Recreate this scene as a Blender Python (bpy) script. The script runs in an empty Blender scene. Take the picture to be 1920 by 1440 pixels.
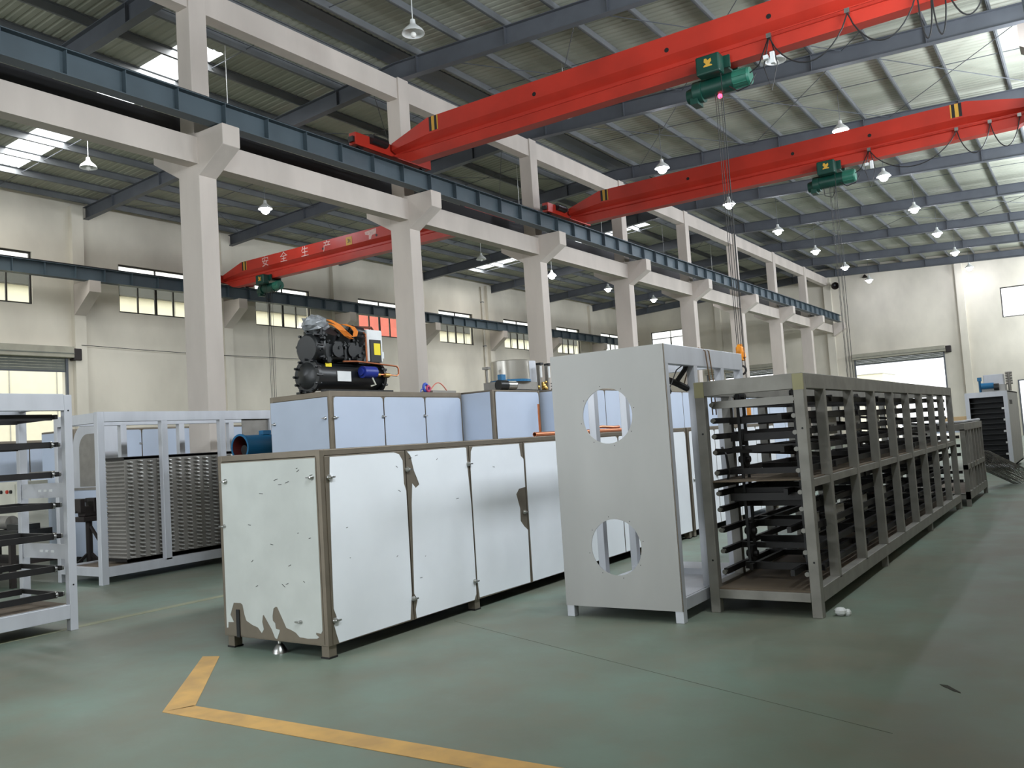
import bpy, math, random
from mathutils import Vector, Matrix
random.seed(7)
SC = bpy.context.scene
COL = SC.collection
PI = math.pi

# ------------------------------------------------------------------ camera
def cam_axes(yaw, p, r):
    f = Vector((-math.sin(yaw)*math.cos(p), math.cos(yaw)*math.cos(p), math.sin(p)))
    right = Vector((math.cos(yaw), math.sin(yaw), 0))
    up = right.cross(f)
    c, s = math.cos(r), math.sin(r)
    return right*c + up*s, up*c - right*s, f
_r, _u, _f = cam_axes(math.radians(33.991), math.radians(3.778), math.radians(-3.721))
cd = bpy.data.cameras.new('camera'); cam = bpy.data.objects.new('camera', cd); COL.objects.link(cam)
cam.matrix_world = Matrix(((_r.x, _u.x, -_f.x, 0), (_r.y, _u.y, -_f.y, 0), (_r.z, _u.z, -_f.z, 1.6), (0, 0, 0, 1)))
cd.sensor_fit = 'HORIZONTAL'; cd.sensor_width = 36.0; cd.lens = 36.0*1613.3/1920.0
cd.clip_start = 0.05; cd.clip_end = 300
SC.camera = cam

# ------------------------------------------------------------------ sky, daylight, exposure
W = bpy.data.worlds.new('overcast_sky'); SC.world = W; W.use_nodes = True
bg = W.node_tree.nodes['Background']
bg.inputs[0].default_value = (0.93, 0.97, 1.0, 1); bg.inputs[1].default_value = 1.05
SC.view_settings.view_transform = 'Standard'
SC.view_settings.look = 'None'
SC.view_settings.gamma = 1.0
SC.view_settings.use_curve_mapping = False
SC.view_settings.exposure = 1.3
SC.cycles.sample_clamp_indirect = 4.0
SC.cycles.max_bounces = 8
SC.cycles.diffuse_bounces = 5
DAY = (0.86, 0.93, 1.0)
def area(name, loc, rot, sx, sy, power, col=DAY):
    l = bpy.data.lights.new(name, 'AREA'); l.shape = 'RECTANGLE'; l.size = sx; l.size_y = sy
    l.energy = power; l.color = col
    o = bpy.data.objects.new(name, l); COL.objects.link(o); o.location = loc; o.rotation_euler = rot
    return o
XL, XR, XM = -28.2, 0.6, -13.82
YB, YE = -9.0, 57.7
# added daylight lamps at unseen right-wall windows (same row as the left wall)
for j in range(-3, 7):
    area('added_window_light', (0.45, 18.85+6*j, 7.9), (0, math.radians(90+9), 0), 1.6, 2.9, 310 if j < 0 else 300)
# added lamp for daylight from an unseen door behind, left of the camera
area('added_door_light', (-10.5, YB+0.2, 2.4), (math.radians(90), 0, 0), 8.0, 4.4, 190)
# added lamps for daylight from unseen high windows behind the camera
for x in (-25, -19, -9): area('added_back_window_light', (x, YB+.2, 7.9), (math.radians(90), 0, 0), 2.9, 1.6, 130)
# daylight through the two translucent roof strips of the left bay
for y in (12.61, 36.61):
    area('daylight_skylight', (-21.5, y, 11.48-.05*7.68-.03), (0, -math.atan(.05), 0), 9.7, .98, 230, (1, 1, .98))

# ------------------------------------------------------------------ mesh helpers
class MB:
    def __init__(s): s.v = []; s.f = []
    def add(s, vs, fs):
        b = len(s.v); s.v += [tuple(p) for p in vs]; s.f += [tuple(i+b for i in q) for q in fs]; return s
    def box(s, x0, x1, y0, y1, z0, z1):
        return s.add([(x0,y0,z0),(x1,y0,z0),(x1,y1,z0),(x0,y1,z0),(x0,y0,z1),(x1,y0,z1),(x1,y1,z1),(x0,y1,z1)],
                     [(3,2,1,0),(4,5,6,7),(0,1,5,4),(1,2,6,5),(2,3,7,6),(3,0,4,7)])
    def bar(s, p0, p1, w, h, up=(0,0,1)):
        p0, p1 = Vector(p0), Vector(p1); d = (p1-p0).normalized(); up = Vector(up)
        if abs(d.dot(up)) > .98: up = Vector((1,0,0))
        a = d.cross(up).normalized()*(w/2); b = a.cross(d).normalized()*(h/2)
        vs = []
        for p in (p0, p1): vs += [p-a-b, p+a-b, p+a+b, p-a+b]
        return s.add(vs, [(0,1,2,3),(7,6,5,4),(0,4,5,1),(1,5,6,2),(2,6,7,3),(3,7,4,0)])
    def cyl(s, p0, p1, r0, r1=None, n=12, cap=True):
        r1 = r0 if r1 is None else r1
        p0, p1 = Vector(p0), Vector(p1); d = (p1-p0).normalized()
        a = d.orthogonal().normalized(); b = d.cross(a)
        vs = []
        for p, r in ((p0, r0), (p1, r1)):
            vs += [p + a*(r*math.cos(2*PI*i/n)) + b*(r*math.sin(2*PI*i/n)) for i in range(n)]
        fs = [(i, (i+1) % n, n+(i+1) % n, n+i) for i in range(n)]
        if cap: fs += [tuple(range(n-1, -1, -1)), tuple(range(n, 2*n))]
        return s.add(vs, fs)
    def tube(s, pts, r, n=6, closed=False):
        pts = [Vector(p) for p in pts]; m = len(pts); vs = []; ref = None
        for i, p in enumerate(pts):
            q0 = pts[i-1] if (i > 0 or closed) else p; q1 = pts[(i+1) % m] if (i < m-1 or closed) else p
            d = (q1-q0).normalized()
            if ref is None: ref = d.orthogonal().normalized()
            a = (ref - d*ref.dot(d))
            a = a.normalized() if a.length > 1e-4 else d.orthogonal().normalized()
            ref = a; b = d.cross(a)
            vs += [p + a*(r*math.cos(2*PI*k/n)) + b*(r*math.sin(2*PI*k/n)) for k in range(n)]
        fs = []
        for i in range(m if closed else m-1):
            j = (i+1) % m
            fs += [(i*n+k, i*n+(k+1) % n, j*n+(k+1) % n, j*n+k) for k in range(n)]
        if not closed: fs += [tuple(range(n-1, -1, -1)), tuple((m-1)*n+k for k in range(n))]
        return s.add(vs, fs)
    def prism(s, poly, axis, a0, a1):
        # poly is in the two other axes, in xyz order
        def P(u, v, a): return {'x': (a,u,v), 'y': (u,a,v), 'z': (u,v,a)}[axis]
        n = len(poly)
        vs = [P(u, v, a0) for u, v in poly] + [P(u, v, a1) for u, v in poly]
        return s.add(vs, [tuple(range(n-1,-1,-1)), tuple(range(n, 2*n))] + [(i,(i+1)%n,n+(i+1)%n,n+i) for i in range(n)])
    def lathe(s, prof, c, n=16, axis='z'):
        vs = []
        for r, h in prof:
            for i in range(n):
                a = 2*PI*i/n; x, y = r*math.cos(a), r*math.sin(a)
                vs.append({'z': (c[0]+x, c[1]+y, c[2]+h), 'y': (c[0]+x, c[1]+h, c[2]+y), 'x': (c[0]+h, c[1]+x, c[2]+y)}[axis])
        fs = []
        for k in range(len(prof)-1):
            fs += [(k*n+i, k*n+(i+1)%n, (k+1)*n+(i+1)%n, (k+1)*n+i) for i in range(n)]
        return s.add(vs, fs)
    def ball(s, c, r, n=10, m=6, sq=(1,1,1)):
        vs = [(c[0], c[1], c[2]-r*sq[2])]
        for k in range(1, m):
            t = PI*k/m
            for i in range(n):
                a = 2*PI*i/n
                vs.append((c[0]+r*sq[0]*math.sin(t)*math.cos(a), c[1]+r*sq[1]*math.sin(t)*math.sin(a), c[2]-r*sq[2]*math.cos(t)))
        vs.append((c[0], c[1], c[2]+r*sq[2])); e = len(vs)-1
        fs = [(0, 1+(i+1)%n, 1+i) for i in range(n)]
        for k in range(m-2):
            fs += [(1+k*n+i, 1+k*n+(i+1)%n, 1+(k+1)*n+(i+1)%n, 1+(k+1)*n+i) for i in range(n)]
        fs += [(e, 1+(m-2)*n+i, 1+(m-2)*n+(i+1)%n) for i in range(n)]
        return s.add(vs, fs)
    def mesh(s, name, mat, off=(0,0,0), smooth=False):
        me = bpy.data.meshes.new(name)
        me.from_pydata([(p[0]-off[0], p[1]-off[1], p[2]-off[2]) for p in s.v], [], s.f)
        me.materials.append(mat)
        import bmesh
        bm = bmesh.new(); bm.from_mesh(me); bmesh.ops.recalc_face_normals(bm, faces=bm.faces); bm.to_mesh(me); bm.free()
        if smooth:
            me.polygons.foreach_set('use_smooth', [True]*len(me.polygons))
            me.set_sharp_from_angle(angle=math.radians(40))
        me.update(); return me
ORG = {}
def org(o): return ORG.get(o.name, (0,0,0)) if o else (0,0,0)
def build(mb, name, mat, parent=None, smooth=False, bevel=0, loc=None):
    off = org(parent) if parent else (loc or (0,0,0))
    me = mb.mesh(name, mat, off, smooth)
    o = bpy.data.objects.new(name, me); COL.objects.link(o)
    if parent: o.parent = parent; ORG[o.name] = off
    elif loc: o.location = loc; ORG[o.name] = loc
    if bevel:
        m = o.modifiers.new('bevel', 'BEVEL'); m.width = bevel; m.segments = 2; m.limit_method = 'ANGLE'; m.angle_limit = math.radians(50)
    return o
def place(me, name, parent, loc, rot=None):
    o = bpy.data.objects.new(name, me); COL.objects.link(o); p = org(parent)
    o.parent = parent; o.location = (loc[0]-p[0], loc[1]-p[1], loc[2]-p[2])
    if rot: o.rotation_euler = rot
    ORG[o.name] = tuple(loc); return o
def tag(o, label=None, cat=None, group=None, kind=None):
    if label: o['label'] = label
    if cat: o['category'] = cat
    if group: o['group'] = group
    if kind: o['kind'] = kind
    return o
def thing(name, loc, label, cat, group=None):
    o = bpy.data.objects.new(name, None); COL.objects.link(o); o.location = loc; o.empty_display_size = .2
    ORG[o.name] = tuple(loc); return tag(o, label, cat, group)
def struct(mb, name, mat, label=None, **k): return tag(build(mb, name, mat, **k), label=label, kind='structure')
def sroot(name, loc=(0,0,0), label=None):
    o = bpy.data.objects.new(name, None); COL.objects.link(o); o.location = loc; ORG[o.name] = tuple(loc)
    return tag(o, label=label, kind='structure')
def B(*a): return MB().box(*a)

# ------------------------------------------------------------------ materials
def lin(c): return tuple(((v/255)/12.92 if v/255 <= .04045 else ((v/255+.055)/1.055)**2.4) for v in c) + (1,)
MATS = {}
def mat(name, rgb, rough=.6, metal=0., var=.12, scale=3., bump=0., bscale=40., rgb2=None, thr=(.35,.65), stretch=(1,1,1), spec=.5, detail=6, coat=0, alpha=None):
    m = bpy.data.materials.new(name); m.use_nodes = True; nt = m.node_tree; b = nt.nodes['Principled BSDF']
    b.inputs['Roughness'].default_value = rough; b.inputs['Metallic'].default_value = metal
    b.inputs['Specular IOR Level'].default_value = spec
    if coat: b.inputs['Coat Weight'].default_value = coat; b.inputs['Coat Roughness'].default_value = .15
    tc = nt.nodes.new('ShaderNodeTexCoord'); mp = nt.nodes.new('ShaderNodeMapping'); mp.inputs['Scale'].default_value = stretch
    geo = nt.nodes.new('ShaderNodeNewGeometry')
    nt.links.new(geo.outputs['Position'], mp.inputs['Vector'])
    n = nt.nodes.new('ShaderNodeTexNoise'); n.inputs['Scale'].default_value = scale; n.inputs['Detail'].default_value = detail
    nt.links.new(mp.outputs[0], n.inputs['Vector'])
    r = nt.nodes.new('ShaderNodeValToRGB'); r.color_ramp.elements[0].position = thr[0]; r.color_ramp.elements[1].position = thr[1]
    c = lin(rgb)
    c2 = lin(rgb2) if rgb2 else tuple(v*(1-var) for v in c[:3]) + (1,)
    r.color_ramp.elements[0].color = c2; r.color_ramp.elements[1].color = c
    nt.links.new(n.outputs['Fac'], r.inputs['Fac']); nt.links.new(r.outputs['Color'], b.inputs['Base Color'])
    if bump:
        n2 = nt.nodes.new('ShaderNodeTexNoise'); n2.inputs['Scale'].default_value = bscale; n2.inputs['Detail'].default_value = 4
        nt.links.new(mp.outputs[0], n2.inputs['Vector'])
        bp = nt.nodes.new('ShaderNodeBump'); bp.inputs['Strength'].default_value = bump; bp.inputs['Distance'].default_value = .01
        nt.links.new(n2.outputs['Fac'], bp.inputs['Height']); nt.links.new(bp.outputs['Normal'], b.inputs['Normal'])
    MATS[name] = m; return m
def emit(name, rgb, s):
    m = bpy.data.materials.new(name); m.use_nodes = True; nt = m.node_tree; nt.nodes.clear()
    o = nt.nodes.new('ShaderNodeOutputMaterial'); e = nt.nodes.new('ShaderNodeEmission')
    e.inputs[0].default_value = lin(rgb); e.inputs[1].default_value = s; nt.links.new(e.outputs[0], o.inputs[0]); return m
def pane_mat(name, t, tint=(255,255,250), trans=.25):
    m = bpy.data.materials.new(name); m.use_nodes = True; nt = m.node_tree; nt.nodes.clear()
    o = nt.nodes.new('ShaderNodeOutputMaterial')
    tr = nt.nodes.new('ShaderNodeBsdfTransparent'); tr.inputs[0].default_value = lin(tint)
    tl = nt.nodes.new('ShaderNodeBsdfTranslucent'); tl.inputs[0].default_value = lin(tint)
    gl = nt.nodes.new('ShaderNodeBsdfGlossy'); gl.inputs['Roughness'].default_value = .08
    m1 = nt.nodes.new('ShaderNodeMixShader'); m1.inputs[0].default_value = trans
    m2 = nt.nodes.new('ShaderNodeMixShader'); m2.inputs[0].default_value = t
    nt.links.new(tr.outputs[0], m1.inputs[1]); nt.links.new(tl.outputs[0], m1.inputs[2])
    nt.links.new(m1.outputs[0], m2.inputs[1]); nt.links.new(gl.outputs[0], m2.inputs[2])
    nt.links.new(m2.outputs[0], o.inputs[0]); return m

M_WALL = mat('plaster_wall', (226,219,204), .9, var=.26, scale=.42, bump=.25, bscale=8, thr=(.3,.62), stretch=(1,1,.6))
M_CONC = mat('whitewashed_concrete', (205,195,186), .9, var=.14, scale=1.2, bump=.3, bscale=12, stretch=(1,1,.35))
M_ROOF = mat('roof_sheet', (176,177,163), .55, var=.22, scale=.6, rgb2=(146,148,134), stretch=(.25,1,1))
M_STEEL = mat('painted_steel_grey', (92,96,103), .5, var=.15, scale=2)
M_PURL = mat('galvanised_purlin', (118,121,124), .5, var=.15, scale=2, metal=.2)
M_RUN = mat('runway_steel_blue_grey', (74,88,96), .55, var=.2, scale=1.5)
M_RAIL = mat('dark_rail', (44,44,46), .5, metal=.5)
M_REDRAIL = mat('red_conductor', (190,62,40), .5)
M_RED = mat('crane_red', (186,50,35), .42, var=.22, scale=1.3, thr=(.3,.6))
M_BLACK = mat('black_paint', (22,22,23), .5)
M_YEL = mat('yellow_paint', (204,156,56), .55)
M_WPAINT = mat('white_lettering', (226,190,184), .7, var=.3, scale=12)
M_GRN = mat('hoist_green', (15,64,53), .4, var=.25, scale=4)
M_GRN2 = mat('hoist_green_cap', (44,110,91), .4, var=.2, scale=4)
M_ROPE = mat('wire_rope', (52,50,48), .6, metal=.4)
M_CABLE = mat('black_cable', (24,24,24), .6)
M_HOOK = mat('hook_yellow', (226,140,30), .5, var=.2)
M_LAMPW = mat('lamp_shade_white', (232,234,232), .4)
M_LAMPOFF = mat('lamp_bulb_unlit', (236,236,230), .25)
M_BULB = emit('lit_bulb', (240,242,255), 50)
M_LED = emit('red_indicator', (255,60,90), 3)
M_WFRAME = mat('window_frame_dark', (48,46,42), .5)
M_PANE = pane_mat('window_glass', .05, trans=.03)
M_SKYL = pane_mat('skylight_sheet', .03, (250,252,250), .55)
M_SHUT = mat('roller_shutter', (112,116,108), .55, var=.15)
M_SHUTBOX = mat('shutter_box', (168,164,148), .6, var=.15)
M_FLOOR = None
M_LINE = mat('floor_line_yellow', (214,168,96), .55, var=.18, scale=5, rgb2=(190,150,92))
M_FILMW = mat('white_film', (236,239,243), .32, var=.05, scale=2.2, spec=.4)
M_FILMW2 = mat('greyer_white_film', (206,210,206), .42, var=.10, scale=3, spec=.35)  # slightly greyer film colour for the white cabinets' end panels
M_FILMB = mat('blue_film', (194,205,224), .3, var=.06, scale=1.5, spec=.4)
M_BROWN = mat('bare_stainless', (136,126,112), .42, metal=.55, var=.12, scale=6)
M_ALU = mat('brushed_aluminium', (202,204,210), .45, metal=.35, var=.10, scale=5, stretch=(1,1,.2))
M_PLATE = mat('grey_stainless_plate', (176,175,172), .5, metal=.25, var=.08, scale=2.5, stretch=(1,1,.3))
M_RACK = mat('dull_rack_steel', (150,147,140), .55, metal=.45, var=.2, scale=5)
M_RUST = mat('weld_tape', (166,160,124), .7)
M_DARK = mat('dark_rail_bar', (38,36,36), .5, metal=.3, var=.3, scale=8)
M_TRAY = mat('dusty_tray', (112,98,82), .75, metal=.1, var=.25, scale=3)
M_CHROME = mat('chrome', (190,190,188), .3, metal=1)
M_NUT2 = mat('coil_bend_steel', (196,194,190), .4, metal=.5)
M_NUT = mat('grey_roller_steel', (140,138,132), .45, metal=.6)
M_COP = mat('copper', (205,130,92), .35, metal=.8, var=.15, scale=8)
M_BLUE = mat('filter_blue', (32,50,140), .4)
M_FANB = mat('fan_blue', (22,104,150), .4, var=.15)
M_FANR = mat('fan_inside_red', (92,30,28), .6)
M_BLKM = mat('black_machine', (30,32,34), .35, var=.3, scale=6)
M_WBOX = mat('white_box', (228,230,230), .45)
M_YSTK = mat('yellow_sticker', (246,222,20), .5)
M_ORG = mat('orange_sling', (224,128,40), .7)
M_PLAST = mat('grey_plastic_wrap', (150,154,158), .3, var=.4, scale=14)
M_CREAM = mat('cream_facade', (252,248,226), .8, var=.04)
M_EAVE = mat('grey_eave', (62,63,60), .7)
M_GRND = mat('outside_concrete', (190,188,180), .9)
M_LEAF = mat('leaf_green', (120,170,50), .6, var=.4, scale=4)
M_WIRE = mat('wire_mesh', (120,118,112), .5, metal=.6)
M_GALV = mat('galvanised_plate', (150,146,140), .5, metal=.5, var=.15, scale=7)
M_VICE = mat('dark_cast_iron', (44,36,34), .6, var=.3)
M_BTN = mat('red_button', (200,60,40), .5)
M_PANELC = mat('control_panel_cream', (206,204,190), .5)
M_PVC = mat('pvc_pipe', (214,208,196), .6)
M_PINK = mat('red_hose', (214,110,90), .5)
M_HOSEB = mat('blue_hose', (60,90,190), .5)

def floor_mat():
    m = mat('green_floor', (119,136,123), .42, var=.1, scale=.7, rgb2=(116,120,106), thr=(.4,.62), bump=.03, bscale=60, spec=.4)
    nt = m.node_tree; b = nt.nodes['Principled BSDF']; ramp = [n for n in nt.nodes if n.type == 'VALTORGB'][0]
    geo = [n for n in nt.nodes if n.type == 'NEW_GEOMETRY'][0]
    n = nt.nodes.new('ShaderNodeTexNoise'); n.inputs['Scale'].default_value = 2.2; n.inputs['Detail'].default_value = 8; n.inputs['Roughness'].default_value = .65
    nt.links.new(geo.outputs['Position'], n.inputs['Vector'])
    r = nt.nodes.new('ShaderNodeValToRGB'); r.color_ramp.elements[0].position = .48; r.color_ramp.elements[1].position = .72
    r.color_ramp.elements[0].color = (0,0,0,1); r.color_ramp.elements[1].color = (1,1,1,1)
    nt.links.new(n.outputs['Fac'], r.inputs['Fac'])
    mx = nt.nodes.new('ShaderNodeMixRGB'); mx.inputs[2].default_value = lin((136,128,112))
    mul = nt.nodes.new('ShaderNodeMath'); mul.operation = 'MULTIPLY'; mul.inputs[1].default_value = .45
    nt.links.new(r.outputs['Color'], mul.inputs[0]); nt.links.new(mul.outputs[0], mx.inputs[0])
    nt.links.new(ramp.outputs['Color'], mx.inputs[1]); nt.links.new(mx.outputs[0], b.inputs['Base Color'])
    # soft gloss variation of the worn epoxy
    rr = nt.nodes.new('ShaderNodeMapRange'); rr.inputs[3].default_value = .34; rr.inputs[4].default_value = .6
    nt.links.new(n.outputs['Fac'], rr.inputs[0]); nt.links.new(rr.outputs[0], b.inputs['Roughness'])
    return m
M_FLOOR = floor_mat()

# ------------------------------------------------------------------ the hall
fl = struct(B(XL-.3, XR+.3, YB-.3, YE+.3, -.2, 0), 'floor', M_FLOOR, 'worn grey-green painted concrete floor of the factory hall')
def strip(name, poly, m=M_LINE, h=.003):
    return build(MB().prism(poly, 'z', 0.0005, h), name, m, parent=fl)
# yellow marking: a long stroke towards the right and a short one back to the cabinet
strip('floor_line', [(-5.16,3.37),(-5.08,3.545),(-1.2,3.665),(-1.2,3.49)])
strip('floor_line', [(-5.16,3.372),(-6.24,4.46),(-6.10,4.52),(-5.06,3.545)])
strip('floor_line', [(-8.90,3.2),(-8.78,3.2),(-8.64,6.6),(-8.76,6.6)], mat('floor_line_worn', (146,148,122), .6, var=.2, scale=3))
strip('floor_joint', [(-5.0,6.225),(-1.0,4.715),(-1.0,4.720),(-5.0,6.230)], mat('floor_crack', (104,108,96), .8), .0015)
strip('floor_stain', [(-.915,5.67),(-.87,5.665),(-.84,5.62),(-.79,5.55),(-.785,5.53),(-.83,5.56),(-.86,5.60),(-.89,5.63)], mat('dark_stain', (66,66,58), .8), .002)

def wall_cells(mb, axis, p0, p1, a0, a1, z0, z1, holes):
    A = sorted(set([a0, a1] + [h[0] for h in holes] + [h[1] for h in holes])); A = [a for a in A if a0 <= a <= a1]
    Z = sorted(set([z0, z1] + [h[2] for h in holes] + [h[3] for h in holes])); Z = [z for z in Z if z0 <= z <= z1]
    for i in range(len(A)-1):
        run = None
        for k in range(len(Z)-1):
            ca, cz = (A[i]+A[i+1])/2, (Z[k]+Z[k+1])/2
            solid = not any(h[0] < ca < h[1] and h[2] < cz < h[3] for h in holes)
            if solid and run is None: run = Z[k]
            if run is not None and (not solid or k == len(Z)-2):
                top = Z[k+1] if solid else Z[k]
                mb.box(p0, p1, A[i], A[i+1], run, top) if axis == 'x' else mb.box(A[i], A[i+1], p0, p1, run, top)
                run = None
    return mb
WY = [(17.34+6*j, 20.34+6*j) for j in range(-4, 7)]
WZ = (7.03, 8.76)
TOPZ = 11.0
doorL = (9.4, 15.36, 0, 5.3)
wl = struct(wall_cells(MB(), 'x', XL-.25, XL, YB, YE, 0, TOPZ, [(a, b)+WZ for a, b in WY] + [doorL]), 'wall_left', M_WALL, 'whitewashed plaster side wall with a row of high windows')
doorE1, doorE2, doorE3 = (-12.45, -7.3, 0, 5.3), (-22.3, -17.2, 0, 5.3), (-3.55, -.2, 0, 3.17)
winE1, winE2 = (-4.05, -1.05, 6.93, 8.7), (-26.4, -23.4, 7.2, 8.82)
we = struct(wall_cells(MB(), 'y', YE, YE+.25, XL-.25, XR+.25, 0, 12.0, [doorE1, doorE2, doorE3, winE1, winE2]), 'wall_far', M_WALL, 'whitewashed far end wall of the hall')
wr = struct(wall_cells(MB(), 'x', XR, XR+.25, YB, YE, 0, TOPZ, [(a, b)+WZ for a, b in WY]), 'wall_right', M_WALL, 'whitewashed side wall on the right')
wb = struct(wall_cells(MB(), 'y', YB-.25, YB, XL-.25, XR+.25, 0, 12.0, [(-14.6, -6.4, 0, 4.7)] + [(x-1.5, x+1.5)+WZ for x in (-25, -19, -9)]), 'wall_back', M_WALL, 'whitewashed wall behind the camera')  # door and window openings are unseen, added for the daylight behind
struct(MB().box(-5.6, -5.45, YB, -1.4, 0, 4.0).box(-5.6, XR, -1.55, -1.4, 0, 4.0).box(-5.6, XR, YB, -1.4, 4.0, 4.12), 'wall_floor_shade', M_WALL, 'unseen low whitewashed block added behind the camera to shade the floor')  # unseen block, added to keep daylight off the right-hand floor
PY = [15.8+6*j for j in range(-4, 7)]
for y in PY:
    build(B(XL-.01, XL+.2, y-.2, y+.2, 0, 10.5), 'pilaster', M_WALL, parent=wl)
    build(MB().prism([(XL+.19,7.8),(XL+1.15,7.8),(XL+1.15,7.42),(XL+.19,6.75)], 'y', y-.2, y+.2), 'corbel', M_CONC, parent=wl)
for x0, x1, d in ((-6.3,-5.9,.2), (-13.95,-13.5,.25), (-21.4,-21.0,.2)):
    build(B(x0, x1, YE-d, YE+.01, 0, 10.9), 'pilaster', M_WALL, parent=we)
build(MB().prism([(-13.5,7.78),(-12.78,7.78),(-12.78,7.4),(-13.5,6.95)], 'y', YE-.4, YE+.01), 'corbel', M_CONC, parent=we)

# windows ----------------------------------------------------------
def window(n, axis, plane, a0, a1, z0, z1, label, cols=4, transom=True, inward=1):
    root = sroot('window_%d' % n, (plane, (a0+a1)/2, z0) if axis == 'x' else ((a0+a1)/2, plane, z0), label)
    def bx(u0, u1, w0, w1, d0, d1): return B(plane+d0, plane+d1, u0, u1, w0, w1) if axis == 'x' else B(u0, u1, plane+d0, plane+d1, w0, w1)
    d0, d1 = (-.14, -.06) if inward > 0 else (.06, .14)
    t = .055
    mb = MB()
    for q in (bx(a0, a1, z0, z0+t, d0, d1), bx(a0, a1, z1-t, z1, d0, d1), bx(a0, a0+t, z0+t, z1-t, d0, d1), bx(a1-t, a1, z0+t, z1-t, d0, d1)): mb.add(q.v, q.f)
    build(mb, 'window_frame', M_WFRAME, parent=root)
    zt = z0 + (z1-z0)*.68 if transom else z1-t
    if transom: build(bx(a0+t, a1-t, zt-.03, zt+.03, d0, d1), 'transom', M_WFRAME, parent=root)
    ws = (a1-a0-2*t)/cols
    for i in range(1, cols):
        w = .045 if i == cols//2 else .022
        build(bx(a0+t+i*ws-w, a0+t+i*ws+w, z0+t, zt-.03 if transom else zt, d0+.01, d1-.01), 'mullion', M_WFRAME, parent=root)
    c = (d0+d1)/2
    for i in range(cols):
        build(bx(a0+t+i*ws+.02, a0+t+(i+1)*ws-.02, z0+t, zt-.03 if transom else zt, c-.003, c+.003), 'pane', M_PANE, parent=root)
    if transom:
        build(bx((a0+a1)/2-.02, (a0+a1)/2+.02, zt+.03, z1-t, d0+.01, d1-.01), 'mullion', M_WFRAME, parent=root)
        for i in range(2):
            h = (a1-a0-2*t)/2
            build(bx(a0+t+i*h, a0+t+(i+1)*h, zt+.03, z1-t, c-.003, c+.003), 'pane', M_PANE, parent=root)
    return root
nw = 1
for i, (a, b) in enumerate(WY):
    if b > 9:
        window(nw, 'x', XL, a, b, WZ[0], WZ[1], 'high dark-framed window with transom in the left side wall'); nw += 1
for i, (a, b) in enumerate(WY):
    window(nw, 'x', XR, a, b, WZ[0], WZ[1], 'unseen high dark-framed window added in the right side wall', inward=-1); nw += 1  # unseen windows, put in for the daylight from the right
window(nw, 'y', YE, *winE1, 'bright window in the far end wall near the right edge', cols=2, transom=False, inward=-1); nw += 1
window(nw, 'y', YE, *winE2, 'bright window in the far end wall of the left bay', cols=2, transom=True, inward=-1); nw += 1

# roller doors -----------------------------------------------------
def roller(n, axis, plane, sgn, a0, a1, zbot, label):
    root = sroot('door_%d' % n, (plane, (a0+a1)/2, 0) if axis == 'x' else ((a0+a1)/2, plane, 0), label)
    def bx(u0, u1, w0, w1, d0, d1):
        d0, d1 = sorted((plane+sgn*d0, plane+sgn*d1))
        return B(d0, d1, u0, u1, w0, w1) if axis == 'x' else B(u0, u1, d0, d1, w0, w1)
    build(bx(a0-.1, a1+.12, 5.3, 5.66, 0, .34), 'shutter_box', M_SHUTBOX, parent=root, bevel=.01)
    build(bx(a0-.1, a1+.12, 5.42, 5.45, .34, .36), 'shutter_box_seam', M_SHUT, parent=root)
    build(bx(a1+.12, a1+.42, 5.22, 5.62, .02, .28), 'drive_motor', M_VICE, parent=root, bevel=.03)
    z = zbot
    while z < 5.3:
        build(bx(a0+.02, a1-.02, z, min(z+.085, 5.3), .04, .06), 'slat', M_SHUT, parent=root); z += .09
    build(bx(a0, a1, zbot-.05, zbot, .03, .07), 'bottom_rail', M_STEEL, parent=root)
    for s0, s1 in ((a0-.03, a0+.05), (a1-.05, a1+.03)):
        build(bx(s0, s1, 0, 5.3, .02, .1), 'guide_rail', M_STEEL, parent=root)
    return root
roller(1, 'x', XL, 1, doorL[0], doorL[1], 4.88, 'open roller shutter door in the left side wall')
roller(2, 'y', YE, -1, doorE1[0], doorE1[1], 4.98, 'open roller shutter door in the far end wall of the main bay')
roller(3, 'y', YE, -1, doorE2[0], doorE2[1], 4.98, 'roller shutter door in the far end wall of the left bay')
d4 = sroot('door_4', (-1.9, YE, 0), 'low bright doorway at the right end of the far wall')
mb = MB(); mb.box(doorE3[0]-.06, doorE3[0], YE-.04, YE+.2, 0, 3.23); mb.box(doorE3[0], doorE3[1], YE-.04, YE+.2, 3.17, 3.23); mb.box(doorE3[1], doorE3[1]+.06, YE-.04, YE+.2, 0, 3.23)
build(mb, 'door_frame', M_STEEL, parent=d4)

# outside ----------------------------------------------------------
struct(MB().box(-70, 40, YE+.3, 130, -.25, -.05).box(-70, XL-.3, -40, YE+.3, -.25, -.05).box(XR+.3, 40, -40, YE+.3, -.25, -.05).box(XL-.3, XR+.3, -40, YB-.3, -.25, -.05), 'ground_outside', M_GRND, 'pale concrete yard outside the doors')
nb = thing('neighbour_building', (-38, 25, -.05), 'cream neighbouring building seen through the left wall windows and door', 'building')
build(B(-42, -37.5, -10, 70, -.05, 9.6), 'facade', M_CREAM, parent=nb)
build(B(-42.2, -37.2, -10, 70, 9.6, 10.3), 'eave', M_EAVE, parent=nb)
for y in range(-8, 70, 2): build(B(-37.52, -37.47, y-.02, y+.02, -.05, 9.6), 'facade_joint', M_GRND, parent=nb)
struct(B(3.2, 9, -12, YE+2, -.05, 15), 'wall_sky_block', M_WALL, 'tall unseen wall added outside the right-hand windows to block the sky')  # added unseen wall; stops sky light entering the right-hand windows
nr = build(B(-36.0, -35.9, 36.6, 41.4, 8.4, 9.7), 'red_awning', mat('awning_red', (224,108,92), .7), loc=(-36, 41, 8.3))
nr.parent = nb; nr.location = (2.0, 16, 8.35)
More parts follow.
